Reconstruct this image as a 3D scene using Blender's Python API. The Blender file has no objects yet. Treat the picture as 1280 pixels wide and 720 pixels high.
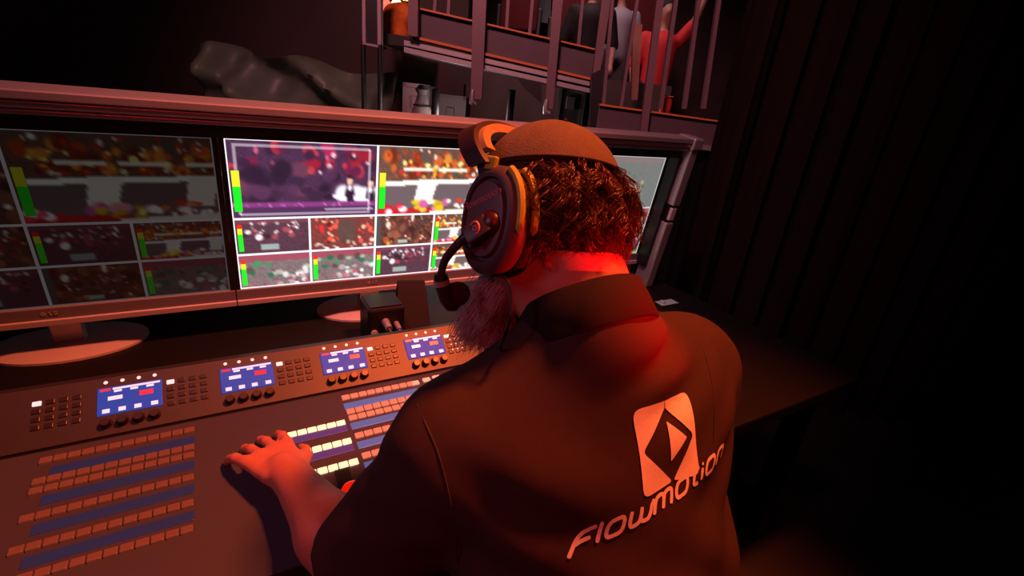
import bpy, bmesh, math, random
import numpy as np
from mathutils import Vector, Matrix, Euler
from mathutils.bvhtree import BVHTree

random.seed(7); RNG = np.random.default_rng(7)
scene = bpy.context.scene
COL = scene.collection

# ------------------------------------------------------------------ camera
FPX = 600.0                                   # focal length in pixels of a 1280 wide frame
def unit(v):
    v = np.array(v, float); return v/np.linalg.norm(v)
CD = unit([-165, 1500, 600]); CH = unit([1016, -90, 600]); CH = unit(CH-CD*(CH@CD)); CF = np.cross(CH, CD)
CM = np.array([CH, CF, -CD])                  # camera axes (right, down, forward) -> world
CLOC = np.array([0, 0, 1.40])
cam_d = bpy.data.cameras.new('camera'); cam = bpy.data.objects.new('camera', cam_d); COL.objects.link(cam)
cam_d.sensor_width = 36; cam_d.lens = 36*FPX/1280; cam_d.clip_start = .02
r_, u_, b_ = CM@[1, 0, 0], CM@[0, -1, 0], CM@[0, 0, -1]
cam.matrix_world = Matrix(((r_[0], u_[0], b_[0], CLOC[0]), (r_[1], u_[1], b_[1], CLOC[1]), (r_[2], u_[2], b_[2], CLOC[2]), (0, 0, 0, 1)))
scene.camera = cam

def ray(x, y): return CM@np.array([(x-640)/FPX, (y-360)/FPX, 1.])
def atd(x, y, d): return CLOC+ray(x, y)*d                      # by depth along the optical axis
HEAD = unit([CM[0, 2], CM[1, 2], 0])                           # horizontal heading of the camera
def atg(x, y, d):                                              # on a vertical plane across the heading
    r = ray(x, y); return CLOC+r*d/(r@HEAD)
def atplane(x, y, p0, nn):
    r = ray(x, y); return CLOC+r*(((np.array(p0)-CLOC)@nn)/(r@nn))
def proj(p):
    c = CM.T@(np.array(p, float)-CLOC); return 640+FPX*c[0]/c[2], 360+FPX*c[1]/c[2]

# ------------------------------------------------------------------ light
world = bpy.data.worlds.new('world'); scene.world = world; world.use_nodes = True
world.node_tree.nodes['Background'].inputs[0].default_value = (.55, .30, .36, 1)
world.node_tree.nodes['Background'].inputs[1].default_value = .028
scene.view_settings.view_transform = 'Standard'; scene.view_settings.look = 'None'
scene.view_settings.exposure = 0; scene.view_settings.gamma = 1; scene.view_settings.use_curve_mapping = False

def spot(name, loc, target, color, power, angle, blend, size):
    d = bpy.data.lights.new(name, 'SPOT'); d.color = color; d.energy = power
    d.spot_size = math.radians(angle); d.spot_blend = blend; d.shadow_soft_size = size
    o = bpy.data.objects.new(name, d); COL.objects.link(o); o.location = loc
    o.rotation_euler = (Vector(target)-Vector(loc)).to_track_quat('-Z', 'Y').to_euler()
    return o
spot('amber_stage_light', (1.0, .36, 3.1), (.42, .48, 1.1), (1, .135, .03), 570, 62, .6, .12)
spot('red_stage_light', (1.30, -.55, 1.34), (.365, .35, 1.205), (1, .006, .006), 430, 8.2, .9, .03)
spot('red_side_light', (-.7, -1.3, 2.3), (.3, .4, 1.1), (1, .012, .015), 45, 45, .8, .1)
spot('pink_stage_light', (-.6, .3, 3.6), (1.2, 2.6, 1.4), (1, .36, .40), 420, 75, .8, .3)
spot('purple_fill_light', (-1.9, .7, 2.2), (.3, .55, 1.25), (.85, .46, .75), 26, 50, .8, .3)  # added fill from the left for ear cup and beard, no known fixture
spot('audience_fill_light', tuple(atg(720, -420, 5.0)), tuple(atg(740, 30, 6.0)), (1, .62, .62), 160, 90, .8, .4)  # added fill brightening the dark background between the rail bars
dl = bpy.data.lights.new('under_deck_fill', 'POINT'); dl.energy = 7; dl.color = (1, .78, .74); dl.shadow_soft_size = .1  # added fill lifting the dark space below the deck, no real lamp there
dlo = bpy.data.objects.new('under_deck_fill', dl); COL.objects.link(dlo); dlo.location = atg(560, 150, 3.3)

# ------------------------------------------------------------------ materials
def lin(h):
    h = h.lstrip('#'); c = [int(h[i:i+2], 16)/255 for i in (0, 2, 4)]
    return tuple(x/12.92 if x <= .04045 else ((x+.055)/1.055)**2.4 for x in c)
MATS = {}
def mat(name, hexc, rough=.5, metal=0, noise=0, nscale=40, bump=0, bscale=200, emit=None, estr=0, spec=.5, sheen=0, trans=0):
    if name in MATS: return MATS[name]
    m = bpy.data.materials.new(name); m.use_nodes = True; nt = m.node_tree; b = nt.nodes['Principled BSDF']
    c = lin(hexc); b.inputs['Base Color'].default_value = (*c, 1)
    b.inputs['Roughness'].default_value = rough; b.inputs['Metallic'].default_value = metal
    b.inputs['Specular IOR Level'].default_value = spec
    if sheen: b.inputs['Sheen Weight'].default_value = sheen
    if trans: b.inputs['Transmission Weight'].default_value = trans
    tc = nt.nodes.new('ShaderNodeTexCoord')
    if noise:
        n = nt.nodes.new('ShaderNodeTexNoise'); n.inputs['Scale'].default_value = nscale; n.inputs['Detail'].default_value = 6
        nt.links.new(tc.outputs['Object'], n.inputs['Vector'])
        r = nt.nodes.new('ShaderNodeMixRGB'); r.inputs[1].default_value = (*[x*(1-noise) for x in c], 1); r.inputs[2].default_value = (*[min(1, x*(1+noise)) for x in c], 1)
        nt.links.new(n.outputs[0], r.inputs[0]); nt.links.new(r.outputs[0], b.inputs['Base Color'])
    if bump:
        n2 = nt.nodes.new('ShaderNodeTexNoise'); n2.inputs['Scale'].default_value = bscale; n2.inputs['Detail'].default_value = 4
        nt.links.new(tc.outputs['Object'], n2.inputs['Vector'])
        bp = nt.nodes.new('ShaderNodeBump'); bp.inputs['Strength'].default_value = bump; bp.inputs['Distance'].default_value = .01
        nt.links.new(n2.outputs[0], bp.inputs['Height']); nt.links.new(bp.outputs[0], b.inputs['Normal'])
    if emit:
        b.inputs['Emission Color'].default_value = (*lin(emit), 1); b.inputs['Emission Strength'].default_value = estr
    MATS[name] = m; return m
def screen_mat(name, strength):
    if name in MATS: return MATS[name]
    m = bpy.data.materials.new(name); m.use_nodes = True; nt = m.node_tree; b = nt.nodes['Principled BSDF']
    b.inputs['Base Color'].default_value = (.01, .01, .012, 1); b.inputs['Roughness'].default_value = .25
    a = nt.nodes.new('ShaderNodeAttribute'); a.attribute_name = 'Col'
    nt.links.new(a.outputs['Color'], b.inputs['Emission Color']); b.inputs['Emission Strength'].default_value = strength
    MATS[name] = m; return m

# ------------------------------------------------------------------ mesh helpers
class MB:
    def __init__(s): s.v = []; s.f = []
    def add(s, vs, fs):
        o = len(s.v); s.v += [tuple(map(float, p)) for p in vs]; s.f += [tuple(i+o for i in f) for f in fs]; return s
    def frame(s, o, ax, ay, az, lo, hi, bev=0):
        """box in a frame, edges chamfered by bev"""
        o, ax, ay, az = [np.array(q, float) for q in (o, ax, ay, az)]
        lo = np.array(lo, float); hi = np.array(hi, float)
        if bev <= 0:
            P = [(x, y, z) for z in (lo[2], hi[2]) for y in (lo[1], hi[1]) for x in (lo[0], hi[0])]
            F = [(0, 2, 3, 1), (4, 5, 7, 6), (0, 1, 5, 4), (2, 6, 7, 3), (0, 4, 6, 2), (1, 3, 7, 5)]
        else:
            bm = bmesh.new(); bmesh.ops.create_cube(bm, size=1)
            c, d = (lo+hi)/2, hi-lo
            for v in bm.verts: v.co = Vector([v.co[i]*d[i]+c[i] for i in range(3)])
            bmesh.ops.bevel(bm, geom=bm.edges[:], offset=min(bev, min(d)*.45), segments=2, affect='EDGES', profile=.5)
            bm.verts.index_update()
            P = [tuple(v.co) for v in bm.verts]; F = [tuple(v.index for v in f.verts) for f in bm.faces]; bm.free()
        return s.add([o+ax*p[0]+ay*p[1]+az*p[2] for p in P], F)
    def box(s, lo, hi, bev=0): return s.frame((0, 0, 0), (1, 0, 0), (0, 1, 0), (0, 0, 1), lo, hi, bev)
    def bar(s, p, q, w, h, up=(0, 0, 1), bev=0):
        p, q = np.array(p, float), np.array(q, float); L = np.linalg.norm(q-p); ax = (q-p)/L
        az = np.array(up, float); az = az-ax*(az@ax); az = unit(az); ay = np.cross(az, ax)
        return s.frame(p, ax, ay, az, (0, -w/2, -h/2), (L, w/2, h/2), bev)
    def tube(s, pts, rad, n=10, cap=True):
        pts = [np.array(p, float) for p in pts]
        if not hasattr(rad, '__len__'): rad = [rad]*len(pts)
        t0 = unit(pts[1]-pts[0]); a = np.array([0, 0, 1.]) if abs(t0[2]) < .9 else np.array([1., 0, 0])
        u = unit(np.cross(t0, a)); vs = []
        for i, p in enumerate(pts):
            t = unit(pts[min(i+1, len(pts)-1)]-pts[max(i-1, 0)])
            u = unit(u-t*(u@t)); w = np.cross(t, u)
            for k in range(n):
                th = 2*math.pi*k/n; vs.append(p+rad[i]*(math.cos(th)*u+math.sin(th)*w))
        fs = [(i*n+k, i*n+(k+1) % n, (i+1)*n+(k+1) % n, (i+1)*n+k) for i in range(len(pts)-1) for k in range(n)]
        if cap: fs += [tuple(range(n))[::-1], tuple((len(pts)-1)*n+k for k in range(n))]
        return s.add(vs, fs)
    def loft(s, rings, closed=True, cap=True):
        n = len(rings[0]); vs = [p for r in rings for p in r]; m = n if closed else n-1
        fs = [(i*n+k, i*n+(k+1) % n, (i+1)*n+(k+1) % n, (i+1)*n+k) for i in range(len(rings)-1) for k in range(m)]
        if cap and closed: fs += [tuple(range(n))[::-1], tuple((len(rings)-1)*n+k for k in range(n))]
        return s.add(vs, fs)
    def ball(s, c, r, ax=((1, 0, 0), (0, 1, 0), (0, 0, 1)), n=16, m=10):
        c = np.array(c, float); ax = np.array(ax, float); r = np.array(r if hasattr(r, '__len__') else (r, r, r), float)
        vs = []; fs = []
        for i in range(m+1):
            ph = math.pi*i/m
            for k in range(n):
                th = 2*math.pi*k/n
                d = (math.sin(ph)*math.cos(th)*r[0], math.sin(ph)*math.sin(th)*r[1], math.cos(ph)*r[2])
                vs.append(c+ax[0]*d[0]+ax[1]*d[1]+ax[2]*d[2])
        for i in range(m):
            for k in range(n):
                if i == 0: fs.append((0, n+k, n+(k+1) % n)) if True else 0
                else: fs.append((i*n+k, (i+1)*n+k, (i+1)*n+(k+1) % n, i*n+(k+1) % n))
        return s.add(vs, fs)
    def mesh(s, name, material, smooth=False, angle=None):
        me = bpy.data.meshes.new(name); me.from_pydata(s.v, [], s.f); me.materials.append(material)
        bm = bmesh.new(); bm.from_mesh(me); bmesh.ops.remove_doubles(bm, verts=bm.verts, dist=1e-6)
        bmesh.ops.recalc_face_normals(bm, faces=bm.faces); bm.to_mesh(me); bm.free()
        if smooth:
            me.polygons.foreach_set('use_smooth', [True]*len(me.polygons))
            if angle: me.set_sharp_from_angle(angle=math.radians(angle))
        me.update(); return me

def wmat(o):
    m = o.matrix_basis.copy()
    while o.parent:
        m = o.parent.matrix_basis @ (o.matrix_parent_inverse @ m) if False else (o.parent.matrix_basis @ o.matrix_parent_inverse @ m)
        o = o.parent
    return m
def link(name, me, parent=None, local=False):
    o = bpy.data.objects.new(name, me); COL.objects.link(o)
    if parent:
        o.parent = parent
        if not local: o.matrix_parent_inverse = wmat(parent).inverted()
    return o
def part(name, mb, m, parent=None, local=False, smooth=False, angle=40):
    return link(name, mb.mesh(name, m, smooth, angle) if isinstance(mb, MB) else mb, parent, local)
def tag(o, label, cat, group=None, kind=None):
    if label: o['label'] = label
    if cat: o['category'] = cat
    if group: o['group'] = group
    if kind: o['kind'] = kind
    return o
def thing(name, label, cat, loc, rot=(0, 0, 0), group=None):
    o = bpy.data.objects.new(name, None); COL.objects.link(o); o.location = loc; o.rotation_euler = rot
    o.empty_display_size = .05
    return tag(o, label, cat, group)
def struct(name, mb, m, label, smooth=False):
    o = part(name, mb, m, smooth=smooth); return tag(o, label, None, kind='structure')

# ------------------------------------------------------------------ implicit surfaces (smooth union -> surface nets)
class SDF:
    def __init__(s, lo, hi, h):
        s.lo = np.array(lo, float); s.h = h; s.n = np.ceil((np.array(hi)-s.lo)/h).astype(int)+1
        s.d = np.full(s.n, .08)
        s.ax = [s.lo[i]+h*np.arange(s.n[i]) for i in range(3)]
    def _sl(s, lo, hi):
        a = np.clip(((np.array(lo)-s.lo)/s.h).astype(int)-1, 0, s.n); b = np.clip(((np.array(hi)-s.lo)/s.h).astype(int)+3, 0, s.n)
        sl = tuple(slice(a[i], b[i]) for i in range(3))
        if any(a[i] >= b[i] for i in range(3)): return None, None
        X, Y, Z = np.meshgrid(*[s.ax[i][sl[i]] for i in range(3)], indexing='ij')
        return sl, np.stack([X, Y, Z], -1)
    def put(s, sl, e, k, sub=False):
        a = s.d[sl]
        if sub:
            h = np.maximum(k-np.abs(-e-a), 0)/max(k, 1e-6); s.d[sl] = np.maximum(a, -e)+h*h*k/4
        else:
            h = np.maximum(k-np.abs(a-e), 0)/max(k, 1e-6); s.d[sl] = np.minimum(a, e)-h*h*k/4
    def cone(s, p, q, r0, r1, k=.02, scale=(1, 1, 1), plane=None, sub=False):
        p, q = np.array(p, float), np.array(q, float); sc = np.array(scale, float); R = max(r0, r1)
        mg = R*sc.max()+.09
        sl, P = s._sl(np.minimum(p, q)-mg, np.maximum(p, q)+mg)
        if sl is None: return s
        d = (q-p)/sc; w = (P-p)/sc; t = np.clip((w@d)/(d@d), 0, 1)
        e = (np.linalg.norm(w-t[..., None]*d, axis=-1)-(r0+(r1-r0)*t))*sc.min()**.5
        if plane is not None: e = np.maximum(e, (P-np.array(plane[0]))@np.array(plane[1]))
        s.put(sl, e, k, sub); return s
    def ell(s, c, r, ax=np.eye(3), k=.02, sub=False):
        c = np.array(c, float); r = np.array(r, float); mg = r.max()+.09
        sl, P = s._sl(c-mg, c+mg)
        if sl is None: return s
        q = (P-c)@np.array(ax, float).T; k0 = np.linalg.norm(q/r, axis=-1); k1 = np.linalg.norm(q/r**2, axis=-1)
        e = np.where(k1 < 1e-6, -r.min(), k0*(k0-1)/np.maximum(k1, 1e-6))
        s.put(sl, e, k, sub); return s
    def points(s):
        X, Y, Z = np.meshgrid(*s.ax, indexing='ij'); return X, Y, Z
    def mesh(s, name, material, it=2):
        d = s.d; sg = d < 0; nx, ny, nz = d.shape
        acc = np.zeros((nx-1, ny-1, nz-1, 3)); cnt = np.zeros((nx-1, ny-1, nz-1)); faces = []
        offs = [(0, 0), (1, 0), (0, 1), (1, 1)]
        edges = []
        for a in range(3):
            b, c = (a+1) % 3, (a+2) % 3
            s0 = [slice(None)]*3; s1 = [slice(None)]*3; s0[a] = slice(0, -1); s1[a] = slice(1, None)
            d0, d1 = d[tuple(s0)], d[tuple(s1)]; cr = sg[tuple(s0)] != sg[tuple(s1)]
            I = np.argwhere(cr); v0 = d0[cr]; v1 = d1[cr]; t = v0/(v0-v1)
            pos = I.astype(float); pos[:, a] += t; edges.append((a, I, v0 < 0))
            for ob, oc in offs:
                J = I.copy(); J[:, b] -= ob; J[:, c] -= oc
                ok = (J[:, b] >= 0) & (J[:, c] >= 0) & (J[:, b] < acc.shape[b]) & (J[:, c] < acc.shape[c])
                np.add.at(acc, tuple(J[ok].T), pos[ok]); np.add.at(cnt, tuple(J[ok].T), 1)
        has = cnt > 0; idx = -np.ones(cnt.shape, int); idx[has] = np.arange(has.sum())
        V = acc[has]/cnt[has][:, None]*s.h+s.lo
        for a, I, neg in edges:
            b, c = (a+1) % 3, (a+2) % 3; q = []; ok = np.ones(len(I), bool)
            for ob, oc in ((0, 0), (1, 0), (1, 1), (0, 1)):
                J = I.copy(); J[:, b] -= ob; J[:, c] -= oc
                g = (J[:, b] >= 0) & (J[:, c] >= 0) & (J[:, b] < idx.shape[b]) & (J[:, c] < idx.shape[c]); ok &= g
                J = np.clip(J, 0, np.array(idx.shape)-1); q.append(idx[tuple(J.T)])
            Q = np.stack(q, 1); Q[~neg] = Q[~neg][:, ::-1]; faces.append(Q[ok & (Q >= 0).all(1)])
        Fq = np.concatenate(faces)
        for _ in range(it):                                     # laplacian smoothing
            A = np.zeros_like(V); N = np.zeros(len(V))
            for i in range(4):
                np.add.at(A, Fq[:, i], V[Fq[:, (i+1) % 4]]); np.add.at(A, Fq[:, i], V[Fq[:, (i+3) % 4]]); np.add.at(N, Fq[:, i], 2)
            V = V*.5+.5*A/np.maximum(N, 1)[:, None]
        me = bpy.data.meshes.new(name); me.from_pydata(V.tolist(), [], Fq.tolist()); me.materials.append(material)
        bm = bmesh.new(); bm.from_mesh(me); bmesh.ops.recalc_face_normals(bm, faces=bm.faces); bm.to_mesh(me); bm.free()
        me.polygons.foreach_set('use_smooth', [True]*len(me.polygons)); me.update(); return me

M_black = mat('black_plastic', '#0c0b0d', .45); M_blackm = mat('black_metal', '#151416', .4, .3)
M_alu = mat('brushed_aluminium', '#b9b2b4', .38, .75, noise=.1, nscale=30)
M_dark = mat('dark_paint', '#3a3134', .6, noise=.2, nscale=6)
M_cloth = mat('black_drape', '#0b090b', .95, spec=.1)
#@@SETTING
# ------------------------------------------------------------------ setting
def slab(pts, d, t, mb=None):
    """polygon given on a vertical plane d metres ahead, made t metres deep"""
    mb = mb or MB(); P = [atg(x, y, d) for x, y in pts]; n = len(P)
    Q = [p+HEAD*t for p in P]
    return mb.add(P+Q, [tuple(range(n)), tuple(range(n, 2*n))[::-1]]+[(i, (i+1) % n, n+(i+1) % n, n+i) for i in range(n)])
struct('floor', MB().box((-6, -3, -.05), (12, 12, 0)), mat('floor_paint', '#1a1517', .6, noise=.3, nscale=3, bump=.1), 'dark stage floor')
EH = np.array([HEAD[1], -HEAD[0], 0])
def wallbox(d, t, x0, x1, z0, z1):
    return MB().frame(CLOC*[1, 1, 0]+HEAD*d, EH, HEAD, (0, 0, 1), (x0, 0, z0), (x1, t, z1))
struct('wall_back', wallbox(8.0, .2, -9, 10, 0, 6), mat('maroon_wall', '#3a1a20', .8, noise=.4, nscale=2), 'dark maroon wall far behind the railing')
struct('wall_left', wallbox(4.6, .15, -7, -.62, 0, 5), mat('brown_wall', '#3b2a28', .8, noise=.3, nscale=2), 'dark brown wall beside the walkway')

M_rail = mat('rail_paint', '#6a5157', .5, .2, noise=.12, nscale=12)
M_raild = mat('rail_dark', '#4b3a40', .55, .1, noise=.2, nscale=8)
M_amber_lit = mat('amber_lit_edge', '#c06a30', .45)  # amber light caught on the lip edges, put into the base colour

def floor_of(p): return (float(p[0]), float(p[1]), 0)
# walkway with its guard rail
wk = thing('raised_walkway', 'dark grey raised walkway with guard rail and silver edge profile above the monitors', 'walkway', floor_of(atg(620, 60, 3.0)))
part('kick_panel', slab([(519, 10), (746, 63), (742, 103), (514, 49)], 3.02, .03), M_raild, wk)
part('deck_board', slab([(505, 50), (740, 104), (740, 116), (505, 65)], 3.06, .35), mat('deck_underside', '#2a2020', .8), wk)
part('amber_lit_lip', slab([(519, 45), (738, 97), (738, 100), (519, 48.5)], 2.98, .04), M_amber_lit, wk)
part('amber_lit_lip', slab([(523, 9), (746, 61), (746, 63), (523, 11.5)], 2.99, .05), M_amber_lit, wk)
for a, b in ((50, 56.5), (58.5, 65)):
    part('edge_profile', slab([(505, a), (737, a+52), (737, b+51), (505, b)], 2.99, .06), M_alu, wk)
for q in ([(593, -80), (612, -80), (602, 124), (588, 124)], [(697, -80), (711, -80), (691, 136), (681, 136)],
          [(762, -80), (776, -80), (750, 92), (741, 92)], [(510, -80), (523, -80), (522, 46), (510, 44)]):
    part('post', slab(q, 2.93, .045), M_rail, wk)
for xt, xb, yb in ((561, 560, 20), (635, 633, 37), (667, 662, 42), (731, 723, 56), (544, 543, 15)):
    part('baluster', slab([(xt+3, -80), (xt+7, -80), (xb+2, yb), (xb-2, yb)], 3.02, .02), M_rail, wk)
for (x, y) in ((590, 124), (682, 136)):
    c = atg(x, y, 2.92)
    ck = part('rail_clamp', MB().tube([c+[0, 0, .05], c, c-[0, 0, .03]], [.010, .016, .011], 10).tube([c-[.0, 0, .01], c-HEAD*.03+EH*.03-[0, 0, .02]], .007, 8), M_alu, wk, smooth=True)
for x, y in ((556, 78), (645, 96)):
    part('bracket', slab([(x, y), (x+32, y+8), (x+32, y+34), (x+24, y+26), (x+10, y+14)], 2.98, .03), M_black, wk)
for xx in (545, 640, 736):
    p = atg(xx, 112, 3.3)
    part('deck_leg', MB().tube([(p[0], p[1], 0), (p[0], p[1], p[2])], .025, 10), M_blackm, wk, smooth=True)

# lower side stair with rail
st = thing('stair_railing', 'pinkish grey stair railing with slim bars right of the walkway', 'railing', floor_of(atg(800, 150, 2.75)))
part('stair_board', slab([(750, 132), (905, 153), (905, 192), (746, 163)], 2.76, .04), M_raild, st)
part('amber_lit_lip', slab([(750, 129.5), (905, 151.5), (905, 153.5), (750, 132)], 2.74, .06), M_amber_lit, st)
part('edge_profile', slab([(745, 161), (905, 185), (905, 191), (745, 168)], 2.72, .05), M_alu, st)
part('corner_post', slab([(755, 85), (757, 60), (753, 168), (737, 168), (740, 92)], 2.85, .06), M_black, st)
for xt, xb, w in ((771, 754, 4), (806, 776, 4), (833, 804, 9), (854, 826, 5), (882, 856, 5), (908, 880, 5)):
    part('baluster' if w < 9 else 'post', slab([(xt-w/2, -60), (xt+w/2, -60), (xb+w/2, 136 if w < 9 else 172), (xb-w/2, 136 if w < 9 else 172)], 2.70 if w > 8 else 2.77, .03), M_rail, st)
for xx in (760, 890):
    p = atg(xx, 160, 2.9)
    part('deck_leg', MB().tube([(p[0], p[1], 0), (p[0], p[1], p[2])], .025, 10), M_blackm, st, smooth=True)

def pleated(name, pa, pb, z0, z1, amp, n, m, label, cat):
    pa, pb = np.array(pa, float), np.array(pb, float); ax = unit(pb-pa); nn = np.array([-ax[1], ax[0], 0]); L = np.linalg.norm(pb-pa); N = n*10
    vs = []; fs = []
    zs = np.linspace(z0, z1, 9)
    for th in (0, .006):
        for z in zs:
            for i in range(N+1):
                s = i/N; a = amp*(math.sin(2*math.pi*n*s)+.35*math.sin(2*math.pi*n*2.3*s+1+z*.5))
                p = pa+ax*L*s+nn*(a+th); vs.append((p[0], p[1], z))
    k = (N+1)*len(zs)
    for j in range(len(zs)-1):
        for i in range(N):
            q = j*(N+1)+i; fs.append((q, q+1, q+N+2, q+N+1)); fs.append((k+q, k+q+N+1, k+q+N+2, k+q+1))
        for i in (0, N):
            q = j*(N+1)+i; fs.append((q, q+N+1, k+q+N+1, k+q))
    for i in range(N):
        for j in (0, len(zs)-1):
            q = j*(N+1)+i; fs.append((q, k+q, k+q+1, q+1))
    return tag(part(name, MB().add(vs, fs), m, smooth=True, angle=60), label, cat)
pleated('stage_skirt', floor_of(atg(700, 300, 2.80)), floor_of(atg(905, 300, 2.80)), .005, atg(800, 172, 2.8)[2]-.03, .018, 14, M_cloth, 'black pleated skirt hanging below the stair railing', 'skirt')
pleated('black_curtain', floor_of(atg(862, 300, 2.35)), floor_of(atg(1560, 300, 2.1)), .01, 3.6, .05, 16, mat('red_black_drape', '#160b0d', .95, spec=.1), 'tall black curtain in folds at the right of the stair railing', 'curtain')

struct('wall_right', wallbox(4.6, .1, -.60, 1.2, 0, 1.62), mat('grey_brown_wall', '#4a3f3d', .8, noise=.3, nscale=3), 'grey brown partition behind the walkway legs')
# stored things under the walkway and props behind the rails
def prop_box(name, px, d, t, m, label, cat, trim=None):
    P = [atg(x, y, d) for x, y in px]; xs = [p@EH for p in P]; top = max(p[2] for p in P)
    o = (CLOC*[1, 1, 0]); c = [(p-o)@EH for p in P]; g = d
    root = thing(name, label, cat, floor_of(o+EH*(min(c)+max(c))/2+HEAD*(g+t/2)))
    part('body', MB().frame(o, EH, HEAD, (0, 0, 1), (min(c), g, 0), (max(c), g+t, top), .01), m, root)
    tm = trim or M_alu
    for x in (min(c), max(c)):
        part('edge', MB().frame(o, EH, HEAD, (0, 0, 1), (x-.012, g-.008, 0), (x+.012, g+.016, top+.004)), tm, root)
    part('lid_edge', MB().frame(o, EH, HEAD, (0, 0, 1), (min(c)-.012, g-.008, top-.02), (max(c)+.012, g+.016, top+.006)), tm, root)
    part('latch', MB().frame(o, EH, HEAD, (0, 0, 1), ((min(c)+max(c))/2-.03, g-.02, top-.16), ((min(c)+max(c))/2+.03, g, top-.08), .004), tm, root)
    return root
prop_box('equipment_case', [(506, 104), (534, 140)], 3.7, .4, mat('pale_case', '#75676a', .7, noise=.2), 'pale pinkish equipment case under the walkway', 'case', mat('pale_edge', '#75686a', .6))
prop_box('equipment_case', [(547, 118), (580, 140)], 3.8, .4, mat('grey_case', '#5d4c4c', .7, noise=.2), 'brownish grey equipment case beside the first post', 'case', mat('brown_edge', '#4a3c3c', .6))
prop_box('equipment_case', [(702, 103), (726, 140)], 3.5, .3, mat('dark_case', '#4a4444', .7), 'dark case with thin silver edges under the walkway end', 'case')
# tall wrapped bundle
b0 = atg(528, 112, 3.45); hb = b0[2]
bag = thing('wrapped_bundle', 'pale wrapped bundle standing before the pinkish case', 'bundle', floor_of(b0))
rings = []
for i, (z, r) in enumerate(((0, .10), (.3, .11), (.7, .10), (hb-.18, .085), (hb-.10, .05), (hb-.03, .03), (hb, .045), (hb+.03, .02))):
    rings.append([np.array([b0[0]+r*(1+.12*math.sin(3*t+i))*math.cos(t), b0[1]+r*(1+.12*math.cos(4*t+i))*math.sin(t), z]) for t in np.linspace(0, 2*math.pi, 16, endpoint=False)])
part('wrapping', MB().loft(rings), mat('pale_wrap', '#5c5252', .85, bump=.3, bscale=30), bag, smooth=True)
part('tie', MB().tube([np.array([b0[0]+.052*math.cos(t), b0[1]+.052*math.sin(t), hb-.1]) for t in np.linspace(0, 2*math.pi, 14)], .008, 6), M_black, bag, smooth=True)
# crumpled tarpaulin over a stack
o = CLOC*[1, 1, 0]; nx, nz = 60, 30; vs = []; fs = []
x0, x1 = [(atg(x, 100, 3.75)-o)@EH for x in (250, 492)]; zt = atg(470, 78, 3.75)[2]
for th in (0, .05):
    for j in range(nz+1):
        for i in range(nx+1):
            s, t = i/nx, j/nz
            dep = 3.75+th+.10*math.sin(9*s+5*t+2*math.sin(7*t))+.06*math.sin(23*s-11*t+3*math.sin(5*s))+.03*math.sin(41*t+17*s)
            p = o+EH*(x0+(x1-x0)*s)+HEAD*dep; vs.append((p[0], p[1], .01+(zt-.01)*t*(1-.05*s)+.03*math.sin(14*s)*t))
k = (nx+1)*(nz+1)
for j in range(nz):
    for i in range(nx):
        q = j*(nx+1)+i; fs += [(q, q+1, q+nx+2, q+nx+1), (k+q, k+q+nx+1, k+q+nx+2, k+q+1)]
for j in range(nz):
    for i in (0, nx):
        q = j*(nx+1)+i; fs.append((q, q+nx+1, k+q+nx+1, k+q))
for i in range(nx):
    for j in (0, nz):
        q = j*(nx+1)+i; fs.append((q, k+q, k+q+1, q+1))
tag(part('tarpaulin', MB().add(vs, fs), mat('green_tarp', '#566052', .5, noise=.5, nscale=5), smooth=True, angle=80), 'crumpled grey green tarpaulin under the walkway at left', 'tarpaulin')

# framed dark panel at the top left
fp = thing('framed_panel', 'tall dark panel with pale metal frame above the tarpaulin', 'panel', floor_of(atg(465, 50, 3.3)))
part('sheet', slab([(456, -60), (472, -60), (473, 57), (457, 54)], 3.32, .03), M_black, fp)
for q in ([(452, -60), (456, -60), (457, 54), (453, 52)], [(471, -60), (476, -60), (476, 59), (472, 58)], [(453, 53), (476, 57), (476, 60), (453, 55)]):
    part('frame_bar', slab(q, 3.29, .05), mat('pale_frame', '#a18a8e', .5, .3), fp)
for xx in (454, 475):
    p = atg(xx, 56, 3.3); part('leg', MB().tube([(p[0], p[1], 0), (p[0], p[1], p[2])], .015, 8), M_blackm, fp, smooth=True)
# warm lamps and orange upholstered mound between panel and walkway post
bs = atg(495, 44, 3.9)
md = SDF(bs-[.35, .35, .0]-[0, 0, .15], bs+[.35, .35, .45], .02)
for i in range(9):
    md.ell(bs+EH*random.uniform(-.06, .14)+HEAD*random.uniform(-.08, .1)+[0, 0, random.uniform(-.02, .14)], (.09, .09, .08), k=.03)
tag(link('orange_cushion', md.mesh('orange_cushion', mat('orange_plush', '#d2691e', .8, noise=.5, nscale=25, bump=.5, bscale=60))), 'orange heaped cushion lit by warm lamps at the top left', 'cushion')
tag(part('side_ledge', slab([(476, 40), (512, 46), (512, 58), (476, 55)], 3.5, .9), mat('ledge', '#1c1212', .7)), 'dark ledge carrying the orange cushion', 'ledge')
for px, d, r, c, e, s, lb in (((481, 6), 4.05, .045, '#ff8a78', '#ff6a5a', 1.2, 'pink glowing lamp globe beside the framed panel'), ((496, 7), 4.25, .045, '#fff0c0', '#ffd890', 4, 'warm white glowing lamp globe above the orange cushion'), ((507, -8), 4.1, .05, '#ffc060', '#ffb040', 2.5, 'amber lamp globe behind the walkway corner post')):
    c0 = atg(*px, d); t_ = thing('lamp_globe', lb, 'lamp', c0-[0, 0, .2])
    part('globe', MB().ball(c0, r), mat('globe'+lb[:4], c, .4, emit=e, estr=s), t_, smooth=True)
    part('stem', MB().tube([c0-[0, 0, .3], c0-[0, 0, r*.9]], .012, 8), M_blackm, t_, smooth=True)

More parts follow.
